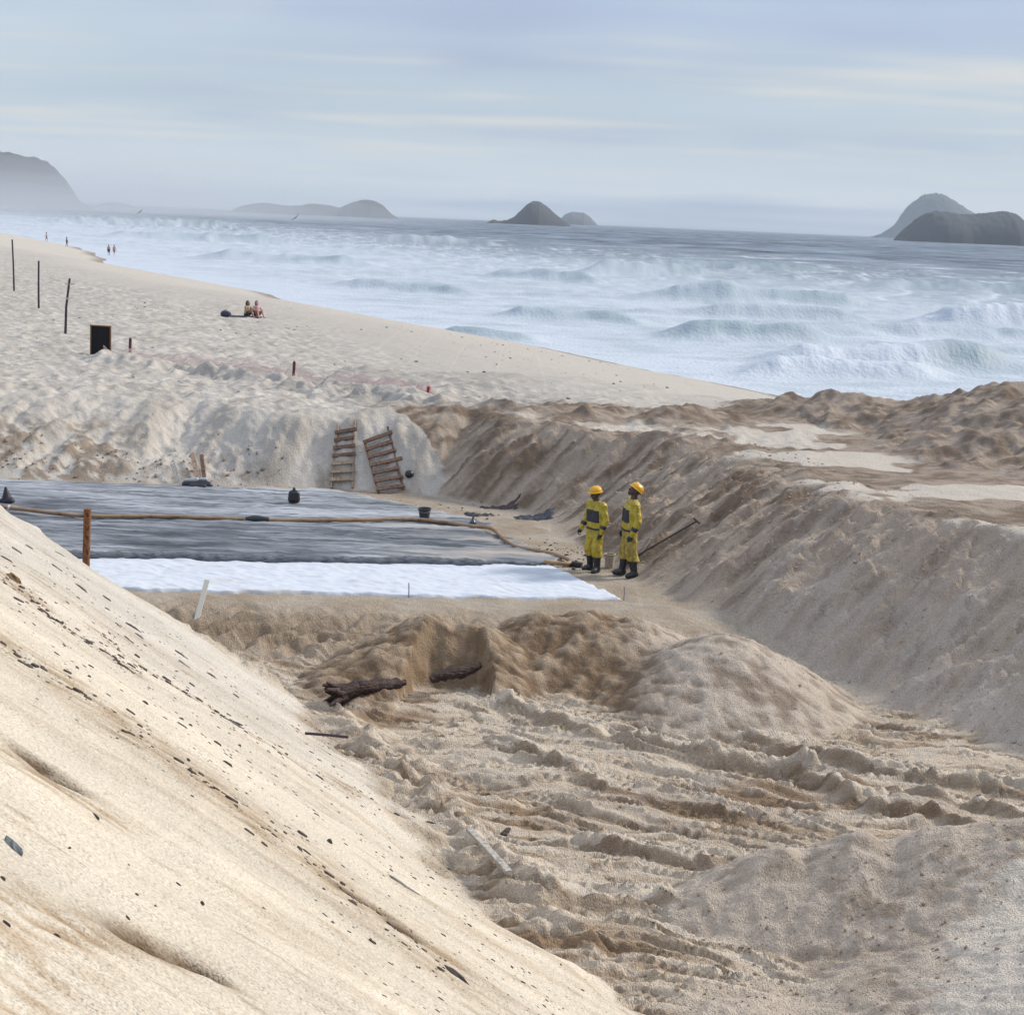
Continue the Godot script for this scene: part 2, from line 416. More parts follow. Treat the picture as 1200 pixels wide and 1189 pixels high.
func commit(vs: PackedVector3Array, ns: PackedVector3Array, colors: PackedColorArray, index: PackedInt32Array) -> ArrayMesh:
	# front faces run clockwise: check the first good face against its normal and turn all if needed
	var votes := 0
	for t in range(0, mini(index.size(), 600), 3):
		var n := (vs[index[t + 2]] - vs[index[t]]).cross(vs[index[t + 1]] - vs[index[t]])
		votes += 1 if n.dot(ns[index[t]]) > 0.0 else -1
	if votes < 0:
		for t in range(0, index.size(), 3):
			var q := index[t + 1]
			index[t + 1] = index[t + 2]
			index[t + 2] = q
	var arrays := []
	arrays.resize(Mesh.ARRAY_MAX)
	arrays[Mesh.ARRAY_VERTEX] = vs
	arrays[Mesh.ARRAY_NORMAL] = ns
	if colors.size() == vs.size():
		arrays[Mesh.ARRAY_COLOR] = colors
	arrays[Mesh.ARRAY_INDEX] = index
	var m := ArrayMesh.new()
	m.add_surface_from_arrays(Mesh.PRIMITIVE_TRIANGLES, arrays)
	return m


func from_faces(vs: PackedVector3Array, index: PackedInt32Array, inside: Vector3, flat := false) -> ArrayMesh:
	# faces are turned away from INSIDE; smooth or flat normals
	var st := SurfaceTool.new()
	st.begin(Mesh.PRIMITIVE_TRIANGLES)
	st.set_smooth_group(-1 if flat else 0)
	for t in range(0, index.size(), 3):
		var a := vs[index[t]]
		var b := vs[index[t + 1]]
		var c := vs[index[t + 2]]
		var n := (c - a).cross(b - a)
		if n.dot((a + b + c) / 3.0 - inside) < 0.0:
			var q := b
			b = c
			c = q
		for p in [a, b, c]:
			st.add_vertex(p)
	st.index()
	st.generate_normals()
	return st.commit()


# ------------------------------------------------------------------ things, parts, materials
func mat(called: String, color: Color, rough := 0.9, metal := 0.0) -> StandardMaterial3D:   # color is linear
	if not mats.has(called):
		var m := StandardMaterial3D.new()
		m.resource_name = called
		m.albedo_color = color.linear_to_srgb()
		m.roughness = rough
		m.metallic = metal
		mats[called] = m
	return mats[called]


func noisy(called: String, color: Color, dark: Color, rough: float, scale: Vector3, seed_: int, bump := 0.0) -> StandardMaterial3D:   # mottled, world-independent
	if not mats.has(called):
		var m := mat(called, Color(1, 1, 1), rough)
		var t := NoiseTexture2D.new()
		t.width = 256
		t.height = 256
		t.seamless = true
		t.noise = make_noise(seed_, FastNoiseLite.TYPE_SIMPLEX_SMOOTH, 0.02, 5)
		var ramp := Gradient.new()
		ramp.offsets = PackedFloat32Array([0.15, 0.5, 0.85])
		ramp.colors = PackedColorArray([dark.linear_to_srgb(), color.lerp(dark, 0.3).linear_to_srgb(), color.linear_to_srgb()])
		t.color_ramp = ramp
		m.albedo_texture = t
		m.uv1_triplanar = true
		m.uv1_scale = scale
		if bump > 0.0:
			var b := NoiseTexture2D.new()
			b.width = 256
			b.height = 256
			b.seamless = true
			b.noise = make_noise(seed_ + 7, FastNoiseLite.TYPE_SIMPLEX_SMOOTH, 0.03, 4)
			m.heightmap_enabled = true
			m.heightmap_texture = b
			m.heightmap_scale = bump
	return mats[called]


func tag(o: Node3D, label: String, category: String, group := "", kind := "") -> Node3D:
	if label:
		o.set_meta("label", label)
	if category:
		o.set_meta("category", category)
	if group:
		o.set_meta("group", group)
	if kind:
		o.set_meta("kind", kind)
	return o


func numbered(called: String) -> String:
	if not names.has(called):
		names[called] = 0
		return called
	names[called] += 1
	return "%s_%03d" % [called, names[called]]


func obj(called: String, m: Mesh, material: Material, parent: Node3D = null, at := Transform3D()) -> MeshInstance3D:
	var o := MeshInstance3D.new()
	o.mesh = m
	o.material_override = material
	o.transform = at
	if parent:
		var n := 0
		for c in parent.get_children():
			if String(c.name) == called or String(c.name).begins_with(called + "_0"):
				n += 1
		o.name = called if n == 0 else "%s_%03d" % [called, n]
		parent.add_child(o, true)
	else:
		o.name = numbered(called)
		add_child(o, true)
	return o


func thing(called: String, at: Vector3, basis := Basis()) -> Node3D:
	var o := Node3D.new()
	o.name = numbered(called)
	add_child(o, true)
	o.transform = Transform3D(basis, at)
	return o


func tube(pts: PackedVector3Array, radii: PackedFloat32Array, sides := 8, wobble := 0.0, seed_ := 0) -> ArrayMesh:
	var vs := PackedVector3Array()
	var ns := PackedVector3Array()
	var idx := PackedInt32Array()
	var n := pts.size()
	var up := Vector3.UP
	for i in n:
		var dir := (pts[mini(i + 1, n - 1)] - pts[maxi(i - 1, 0)]).normalized()
		if absf(dir.dot(up)) > 0.95:
			up = Vector3.RIGHT
		var s := dir.cross(up).normalized()
		var t := s.cross(dir)
		for j in sides:
			var ang := TAU * j / sides
			var v := s * cos(ang) + t * sin(ang)
			var r := radii[i] * (1.0 + wobble * nb.get_noise_3d(i * 0.6 + seed_, cos(ang) * 0.8, sin(ang) * 0.8))
			vs.append(pts[i] + v * r)
			ns.append(v)
	for i in n - 1:
		for j in sides:
			var a := i * sides + j
			var b := i * sides + (j + 1) % sides
			idx.append_array([a, a + sides, b, b, a + sides, b + sides])
	for e in [0, n - 1]:
		var dir := (pts[e] - pts[1 if e == 0 else n - 2]).normalized()
		var c := vs.size()
		vs.append(pts[e])
		ns.append(dir)
		for j in sides:
			vs.append(vs[e * sides + j])
			ns.append(dir)
		for j in sides:
			var p := c + 1 + j
			var q := c + 1 + (j + 1) % sides
			if (vs[q] - vs[c]).cross(vs[p] - vs[c]).dot(dir) > 0.0:
				idx.append_array([c, p, q])
			else:
				idx.append_array([c, q, p])
	var fixed := PackedInt32Array(idx)
	for t in range(0, fixed.size(), 3):
		var nn := (vs[fixed[t + 2]] - vs[fixed[t]]).cross(vs[fixed[t + 1]] - vs[fixed[t]])
		if nn.dot(ns[fixed[t]] + ns[fixed[t + 1]] + ns[fixed[t + 2]]) < 0.0:
			var q := fixed[t + 1]
			fixed[t + 1] = fixed[t + 2]
			fixed[t + 2] = q
	return commit(vs, ns, PackedColorArray(), fixed)


func smooth_path(pts: Array, per := 6) -> PackedVector3Array:
	var out := PackedVector3Array()
	for i in pts.size() - 1:
		var a: Vector3 = pts[maxi(i - 1, 0)]
		var b: Vector3 = pts[i]
		var c: Vector3 = pts[i + 1]
		var d: Vector3 = pts[mini(i + 2, pts.size() - 1)]
		for k in per:
			out.append(b.cubic_interpolate(c, a, d, float(k) / per))
	out.append(pts[-1])
	return out


func even(n: int, r: float) -> PackedFloat32Array:
	var a := PackedFloat32Array()
	a.resize(n)
	a.fill(r)
	return a


func bar(a: Vector3, b: Vector3, w: float, t: float, up := Vector3.UP, bevel := 0.15, warp := 0.0) -> ArrayMesh:
	# a timber: chamfered rectangular section from A to B, w wide across, t thick along UP
	var dir := (b - a).normalized()
	var s := dir.cross(up).normalized()
	var q := s.cross(dir)
	var e := minf(w, t) * bevel
	var hw := w / 2.0
	var ht := t / 2.0
	var prof := [Vector2(-hw + e, -ht), Vector2(hw - e, -ht), Vector2(hw, -ht + e), Vector2(hw, ht - e), Vector2(hw - e, ht), Vector2(-hw + e, ht), Vector2(-hw, ht - e), Vector2(-hw, -ht + e)]
	var vs := PackedVector3Array()
	var idx := PackedInt32Array()
	var steps := 4 if warp > 0.0 else 1
	for i in steps + 1:
		var f := float(i) / steps
		var c := a.lerp(b, f) + q * sin(f * PI) * warp
		for p in prof:
			vs.append(c + s * p.x + q * p.y)
	for i in steps:
		for j in 8:
			var k := i * 8
			var m := (j + 1) % 8
			idx.append_array([k + j, k + 8 + j, k + m, k + m, k + 8 + j, k + 8 + m])
	for base in [0, steps * 8]:
		for j in range(1, 7):
			idx.append_array([base, base + j, base + j + 1])
	return from_faces(vs, idx, (a + b) / 2.0 + q * warp * 0.6, true)


func lathe(prof: Array, sides := 16) -> ArrayMesh:   # prof: Vector2(radius, height), outside then inside
	var vs := PackedVector3Array()
	var ns := PackedVector3Array()
	var idx := PackedInt32Array()
	for i in prof.size() - 1:
		var p: Vector2 = prof[i]
		var q: Vector2 = prof[i + 1]
		var t := (q - p).normalized()
		var base := vs.size()
		for j in sides + 1:
			var ang := TAU * j / sides
			var nn := Vector3(t.y * cos(ang), -t.x, t.y * sin(ang))
			vs.append(Vector3(p.x * cos(ang), p.y, p.x * sin(ang)))
			vs.append(Vector3(q.x * cos(ang), q.y, q.x * sin(ang)))
			ns.append(nn)
			ns.append(nn)
		for j in sides:
			var k := base + j * 2
			for tri in [[k, k + 1, k + 2], [k + 2, k + 1, k + 3]]:
				var nn := (vs[tri[2]] - vs[tri[0]]).cross(vs[tri[1]] - vs[tri[0]])
				if nn.dot(ns[tri[0]]) < 0.0:
					idx.append_array([tri[0], tri[2], tri[1]])
				else:
					idx.append_array(tri)
	return commit_raw(vs, ns, idx)


func commit_raw(vs: PackedVector3Array, ns: PackedVector3Array, idx: PackedInt32Array) -> ArrayMesh:
	var arrays := []
	arrays.resize(Mesh.ARRAY_MAX)
	arrays[Mesh.ARRAY_VERTEX] = vs
	arrays[Mesh.ARRAY_NORMAL] = ns
	arrays[Mesh.ARRAY_INDEX] = idx
	var m := ArrayMesh.new()
	m.add_surface_from_arrays(Mesh.PRIMITIVE_TRIANGLES, arrays)
	return m


func stone(size: Vector3, seed_: int, rough := 0.35, lat := 6, lon := 9) -> ArrayMesh:
	var vs := PackedVector3Array()
	var idx := PackedInt32Array()
	for i in lat + 1:
		for j in lon:
			var th := PI * i / lat
			var ph := TAU * j / lon
			var d := Vector3(sin(th) * cos(ph), cos(th), sin(th) * sin(ph))
			var r := 1.0 + rough * 2.0 * nb.get_noise_3d(d.x * 0.9 + seed_ * 3.1, d.y * 0.9, d.z * 0.9)
			vs.append(d * r * size * 0.5)
	for i in lat:
		for j in lon:
			var a := i * lon + j
			var b := i * lon + (j + 1) % lon
			idx.append_array([a, b, a + lon, b, b + lon, a + lon])
	return from_faces(vs, idx, Vector3.ZERO, true)


# ------------------------------------------------------------------ soft bodies: a distance field of tapered capsules, meshed as surface nets
func soft(bones: Array, cell: float, k := 0.04, grow := 0.0, clips: Array = []) -> ArrayMesh:
	var lo := Vector3(1e9, 1e9, 1e9)
	var hi := -lo
	for b in bones:
		var r: float = maxf(b[2], b[3]) + grow + cell * 2.0
		for p in [b[0], b[1]]:
			lo = lo.min(p - Vector3(r, r, r))
			hi = hi.max(p + Vector3(r, r, r))
	var nx := int((hi.x - lo.x) / cell) + 2
	var ny := int((hi.y - lo.y) / cell) + 2
	var nz := int((hi.z - lo.z) / cell) + 2
	var f := PackedFloat32Array()
	f.resize(nx * ny * nz)
	f.fill(1.0)
	for b in bones:
		var p0: Vector3 = b[0]
		var p1: Vector3 = b[1]
		var r0: float = b[2] + grow
		var r1: float = b[3] + grow
		var reach := maxf(r0, r1) + k + cell * 2.0
		var bl := ((p0.min(p1) - Vector3(reach, reach, reach) - lo) / cell).floor()
		var bh := ((p0.max(p1) + Vector3(reach, reach, reach) - lo) / cell).ceil()
		var ba := p1 - p0
		var bb := maxf(ba.dot(ba), 1e-9)
		for z in range(maxi(int(bl.z), 0), mini(int(bh.z) + 1, nz)):
			for y in range(maxi(int(bl.y), 0), mini(int(bh.y) + 1, ny)):
				for x in range(maxi(int(bl.x), 0), mini(int(bh.x) + 1, nx)):
					var pa := lo + Vector3(x, y, z) * cell - p0
					var t := clampf(pa.dot(ba) / bb, 0.0, 1.0)
					var dist := (pa - ba * t).length() - lerpf(r0, r1, t)
					var at := (z * ny + y) * nx + x
					f[at] = smin(f[at], dist, k) if f[at] < 0.9 else minf(dist, 0.89)
	for c in clips:
		var pl: Plane = c
		for z in nz:
			for y in ny:
				for x in nx:
					var at := (z * ny + y) * nx + x
					if f[at] < cell * 3.0:
						f[at] = maxf(f[at], pl.distance_to(lo + Vector3(x, y, z) * cell))
	var ids := {}
	var vs := PackedVector3Array()
	var ns := PackedVector3Array()
	var step := [1, nx, nx * ny]
	var corner := [0, 1, nx, nx + 1, nx * ny, nx * ny + 1, nx * ny + nx, nx * ny + nx + 1]
	var edges := [[0, 1], [2, 3], [4, 5], [6, 7], [0, 2], [1, 3], [4, 6], [5, 7], [0, 4], [1, 5], [2, 6], [3, 7]]
	for z in nz - 1:
		for y in ny - 1:
			var row := (z * ny + y) * nx
			for x in nx - 1:
				var at := row + x
				var inside := 0
				for c in 8:
					if f[at + corner[c]] < 0.0:
						inside += 1
				if inside == 0 or inside == 8:
					continue
				var sum := Vector3.ZERO
				var n := 0
				for e in edges:
					var fa := f[at + corner[e[0]]]
					var fb := f[at + corner[e[1]]]
					if (fa < 0.0) != (fb < 0.0):
						var t := fa / (fa - fb)
						var ca: int = e[0]
						var cb: int = e[1]
						sum += Vector3(ca & 1, (ca >> 1) & 1, ca >> 2).lerp(Vector3(cb & 1, (cb >> 1) & 1, cb >> 2), t)
						n += 1
				var g := Vector3(f[at + 1] - f[at] + f[at + nx + 1] - f[at + nx] + f[at + corner[5]] - f[at + corner[4]] + f[at + corner[7]] - f[at + corner[6]],
					f[at + nx] - f[at] + f[at + nx + 1] - f[at + 1] + f[at + corner[6]] - f[at + corner[4]] + f[at + corner[7]] - f[at + corner[5]],
					f[at + corner[4]] - f[at] + f[at + corner[5]] - f[at + 1] + f[at + corner[6]] - f[at + nx] + f[at + corner[7]] - f[at + nx + 1])
				ids[at] = vs.size()
				vs.append(lo + (Vector3(x, y, z) + sum / n) * cell)
				ns.append(g.normalized() if g.length() > 1e-6 else Vector3.UP)
	var idx := PackedInt32Array()
	for at in ids:
		for ax in 3:
			var s1: int = step[(ax + 1) % 3]
			var s2: int = step[(ax + 2) % 3]
			var fa := f[at]
			var fb := f[at + step[ax]]
			if (fa < 0.0) == (fb < 0.0):
				continue
			if not (ids.has(at - s1) and ids.has(at - s2) and ids.has(at - s1 - s2)):
				continue
			var q := [ids[at], ids[at - s1], ids[at - s1 - s2], ids[at - s2]]
			for tri in [[q[0], q[1], q[2]], [q[0], q[2], q[3]]]:
				var nn := (vs[tri[2]] - vs[tri[0]]).cross(vs[tri[1]] - vs[tri[0]])
				var mean := ns[tri[0]] + ns[tri[1]] + ns[tri[2]]
				if nn.dot(mean) < 0.0:
					idx.append_array([tri[0], tri[2], tri[1]])
				else:
					idx.append_array(tri)
	return commit_raw(vs, ns, idx)


func joined(meshes: Array) -> ArrayMesh:
	var st := SurfaceTool.new()
	for m in meshes:
		st.append_from(m, 0, Transform3D())
	return st.commit()


func head_bones(c: Vector3, face: Vector3, up: Vector3, size := 1.0) -> Array:   # c: middle of the skull
	var side := up.cross(face).normalized()
	var q := func(f: float, u: float, s: float) -> Vector3: return c + (face * f + up * u + side * s) * size
	var b := [
		[q.call(-0.02, 0.03, 0), q.call(0.02, 0.03, 0), 0.088 * size, 0.086 * size],
		[q.call(0.035, -0.035, 0), q.call(0.055, -0.085, 0), 0.062 * size, 0.042 * size],
		[q.call(0.098, 0.0, 0), q.call(0.112, -0.035, 0), 0.012 * size, 0.018 * size],
		[q.call(0.09, 0.018, 0.035), q.call(0.09, 0.018, -0.035), 0.014 * size, 0.014 * size],
		[q.call(0.085, -0.066, 0.02), q.call(0.085, -0.066, -0.02), 0.011 * size, 0.011 * size],
		[q.call(0.083, -0.08, 0.014), q.call(0.083, -0.08, -0.014), 0.011 * size, 0.011 * size]]
	for s in [-1.0, 1.0]:
		b.append([q.call(0.0, 0.015, 0.085 * s), q.call(-0.012, -0.025, 0.083 * s), 0.017 * size, 0.012 * size])
	return b


func hand_bones(wrist: Vector3, dir: Vector3, palm: Vector3, thumb: Vector3, thick := 1.0) -> Array:   # dir: along the fingers; palm: where it faces; thumb: the thumb's side
	var b := [[wrist, wrist + dir * 0.05, 0.03 * thick, 0.034 * thick]]
	for i in 4:
		var o := thumb * (0.03 - 0.02 * i)
		var l: float = [0.072, 0.08, 0.074, 0.058][i]
		var k0 := wrist + dir * 0.09 + o
		var k1 := k0 + (dir * 0.85 + palm * 0.4).normalized() * l * 0.5
		var k2 := k1 + (dir * 0.5 + palm * 0.8).normalized() * l * 0.5
		b.append([wrist + dir * 0.03 + o * 0.8, k0, 0.016 * thick, 0.0125 * thick])
		b.append([k0, k1, 0.012 * thick, 0.0105 * thick])
		b.append([k1, k2, 0.0105 * thick, 0.0085 * thick])
	var t0 := wrist + dir * 0.03 + thumb * 0.03
	var t1 := t0 + (dir * 0.7 + thumb * 0.7).normalized() * 0.045
	b.append([t0, t1, 0.016 * thick, 0.012 * thick])
	b.append([t1, t1 + (dir * 0.9 + palm * 0.35).normalized() * 0.035, 0.0115 * thick, 0.009 * thick])
	return b


func worker(at: Vector3, yaw: float, label: String, P: Dictionary) -> Node3D:
	# the figure faces +Z; its right side is -X
	var t := thing("person", at, Basis(Vector3.UP, yaw).scaled(Vector3.ONE * P.size))
	tag(t, label, "person", "workers in yellow waterproofs")
	var face: Vector3 = P.face
	var hup: Vector3 = P.up
	var arms := []
	var sleeve := []
	var legs := []
	for s in ["r", "l"]:
		var sh: Vector3 = P["sh_" + s]
		var el: Vector3 = P["el_" + s]
		var wr: Vector3 = P["wr_" + s]
		arms.append_array([[sh, el, 0.052, 0.042], [el, wr, 0.042, 0.03]])
		sleeve.append_array([[sh, el, 0.082, 0.07], [el, wr, 0.07, 0.058]])
		legs.append_array([[P["hip_" + s], P["kn_" + s], 0.085, 0.058], [P["kn_" + s], P["an_" + s], 0.055, 0.04], [P["an_" + s], P["an_" + s] + P["toe_" + s] * 0.12, 0.042, 0.035]])
	var torso := [
		[P.pelvis + Vector3(-0.07, 0, 0), P.chest + Vector3(-0.09, 0, 0), 0.115, 0.115], [P.pelvis + Vector3(0.07, 0, 0), P.chest + Vector3(0.09, 0, 0), 0.115, 0.115],
		[P.sh_r, P.sh_l, 0.06, 0.06], [P.neck + Vector3(0, -0.08, 0), P.neck, 0.07, 0.055]]
	var skin := mat("dark_skin", Color(0.045, 0.026, 0.018), 0.5)
	var body := soft(torso + arms + legs + [[P.neck, P.head, 0.055, 0.06]], 0.02, 0.05)
	obj("body", joined([body, soft(head_bones(P.head, face, hup), 0.008, 0.015)]), skin, t)
	var side := hup.cross(face).normalized()
	for s in [-1.0, 1.0]:
		obj("eye", stone(Vector3(0.02, 0.016, 0.02), 3, 0.0), mat("eye_white", Color(0.6, 0.58, 0.54), 0.3), t, Transform3D(Basis(), P.head + face * 0.088 + hup * 0.004 + side * 0.034 * s))
	# trousers, jacket, chest panel
	var yellow := noisy("waterproof_yellow", Color(0.43, 0.335, 0.022), Color(0.27, 0.2, 0.022), 0.5, Vector3(1.3, 0.7, 1.3), 11, 6.0)
	var dirty := noisy("dirty_yellow", Color(0.38, 0.30, 0.045), Color(0.16, 0.11, 0.03), 0.6, Vector3(1.2, 0.7, 1.2), 12, 6.0)
	var baggy := []
	for s in ["r", "l"]:
		var kn: Vector3 = P["kn_" + s]
		baggy.append_array([[P["hip_" + s] + Vector3(0, 0.02, 0), kn, 0.125, 0.1], [kn, P["an_" + s] + Vector3(0, 0.2, 0), 0.1, 0.105]])
		baggy.append([kn + Vector3(0, 0.06, 0.03), kn + Vector3(0, -0.1, 0.0), 0.095, 0.095])
	var trousers := soft(baggy + [[P.pelvis + Vector3(-0.05, 0.05, 0), P.pelvis + Vector3(0.05, 0.05, 0), 0.135, 0.135]], 0.018, 0.04, 0.0, [Plane(Vector3.DOWN, -0.33)])
	obj("trousers", trousers, dirty if P.dirty else yellow, t)
	var coat := [
		[P.pelvis + Vector3(-0.06, 0.06, 0), P.chest + Vector3(-0.09, 0.0, 0), 0.14, 0.135], [P.pelvis + Vector3(0.06, 0.06, 0), P.chest + Vector3(0.09, 0.0, 0), 0.14, 0.135],
		[P.sh_r, P.sh_l, 0.085, 0.085], [P.neck + Vector3(0, -0.09, 0), P.neck + Vector3(0, -0.02, 0), 0.09, 0.075]]
	obj("jacket", soft(coat + sleeve, 0.016, 0.035, 0.0, [Plane((P.neck - P.pelvis).normalized(), P.neck + Vector3(0, 0.0, 0))]), yellow, t)
	var navy := mat("navy_cloth", Color(0.012, 0.014, 0.024), 0.6)
	obj("chest_panel", soft(coat.slice(0, 2), 0.014, 0.035, 0.012, [Plane(Vector3.UP, P.chest.y + 0.045), Plane(Vector3.DOWN, -P.chest.y + 0.21), Plane(Vector3(0, 0, -1), -P.chest.z - 0.03), Plane(Vector3.RIGHT, 0.19), Plane(Vector3.LEFT, 0.19)]), navy, t)
	obj("back_panel", soft(coat.slice(0, 2), 0.014, 0.035, 0.012, [Plane(Vector3.UP, P.chest.y + 0.02), Plane(Vector3.DOWN, -P.chest.y + 0.2), Plane(Vector3(0, 0, 1), P.chest.z - 0.06)]), navy, t)
	obj("belt", soft([[P.pelvis + Vector3(-0.07, 0.0, 0), P.pelvis + Vector3(0.07, 0.0, 0), 0.15, 0.15]], 0.014, 0.03, 0.0, [Plane(Vector3.UP, P.pelvis.y + 0.02), Plane(Vector3.DOWN, -P.pelvis.y + 0.02)]), navy, t)
	# gloves and boots
	var rubber := mat("glove_rubber", Color(0.014, 0.02, 0.03), 0.4)
	for s in ["r", "l"]:
		var wr: Vector3 = P["wr_" + s]
		var el: Vector3 = P["el_" + s]
		var dir := (wr - el).normalized()
		var inward := Vector3(1, 0, 0) if s == "r" else Vector3(-1, 0, 0)
		var cuff := soft([[wr - dir * 0.13, wr, 0.07, 0.048]], 0.012, 0.02)
		obj("glove", joined([soft(hand_bones(wr, dir, inward, Vector3(0, 0, 1), 1.25), 0.006, 0.008), cuff]), rubber, t)
	var boot_mat := mat("boot_rubber", Color(0.013, 0.015, 0.02), 0.35)
	for s in ["r", "l"]:
		var an: Vector3 = P["an_" + s]
		var toe: Vector3 = P["toe_" + s]
		var shaft: Vector3 = an + (P["kn_" + s] - an).normalized() * 0.28
		var boot := soft([[an + Vector3(0, -0.01, 0), shaft, 0.062, 0.083], [an + Vector3(0, -0.025, 0) - toe * 0.03, an + toe * 0.15 + Vector3(0, -0.035, 0), 0.055, 0.046], [an + toe * 0.02, an + toe * 0.1 + Vector3(0, -0.02, 0), 0.06, 0.05]], 0.013, 0.03, 0.0, [Plane(Vector3.DOWN, 0.01)])
		obj("boot", boot, boot_mat, t)
	# helmet: shell, brim
	var hx := side
	var hb := Basis(hx, hup, face)
	var hc: Vector3 = P.head + hup * 0.055
	var orange := mat("helmet_plastic", Color(0.60, 0.32, 0.015), 0.35)
	var prof := [Vector2(0.112, -0.015), Vector2(0.118, 0.0), Vector2(0.114, 0.04), Vector2(0.098, 0.075), Vector2(0.07, 0.1), Vector2(0.035, 0.112), Vector2(0.0, 0.114)]
	var helmet := obj("helmet", lathe(prof, 20), orange, t, Transform3D(hb.scaled_local(Vector3(1.0, 1.0, 1.15)), hc))
	obj("brim", lathe([Vector2(0.105, 0.0), Vector2(0.142, -0.012), Vector2(0.142, -0.02), Vector2(0.105, -0.012)], 20), orange, helmet, Transform3D(Basis(), Vector3(0, 0.0, 0.012)))
	obj("crest", bar(Vector3(0, 0.108, -0.07), Vector3(0, 0.108, 0.07), 0.02, 0.016, Vector3.UP, 0.3), orange, helmet)
	return t


# ------------------------------------------------------------------ the scene
func _ready() -> void:
	# camera
	var cam := Camera3D.new()
	cam.name = "camera"
	add_child(cam)
	cam.position = Vector3(0, CAM_Y, 0)
	cam.rotation = Vector3(deg_to_rad(-10.564), 0.0, deg_to_rad(2.39))
	cam.fov = 36.56
	cam.near = 0.1
	cam.far = 60000.0
	cam.current = true
	set_up_noise()
	# sky, air, exposure
	var env := Environment.new()
	env.background_mode = Environment.BG_SKY
	env.sky = Sky.new()
	env.sky.sky_material = make_sky()
	env.sky_rotation = Vector3(0.0, SKY_TURN, 0.0)
	env.background_energy_multiplier = 1.0
	env.tonemap_mode = Environment.TONE_MAPPER_LINEAR
	env.tonemap_exposure = 1.1
	env.fog_enabled = true
	env.fog_density = 0.000065
	env.fog_light_color = Color(0.89, 0.945, 1.0)
	env.volumetric_fog_enabled = true
	env.volumetric_fog_density = 0.0
	env.sdfgi_enabled = true
	env.ssao_enabled = true
	env.ssil_enabled = true
	var we := WorldEnvironment.new()
	we.name = "environment"
	we.environment = env
	add_child(we)
	# a weak sun behind thin cloud, to the right and ahead
	var sun := DirectionalLight3D.new()
	sun.name = "sun"
	sun.light_color = Color(1.0, 0.965, 0.91)
	sun.light_energy = 1.3
	sun.light_angular_distance = 10.0
	sun.shadow_enabled = true
	add_child(sun)
	sun.look_at_from_position(Vector3(0.80, 0.62, -0.30) * 10.0, Vector3.ZERO)

	build_ground()
	build_sea()
	build_islands()
	build_mist()
	build_sheets()
	build_people()
	build_pit_things()
	build_beach_things()
	build_dune_things()


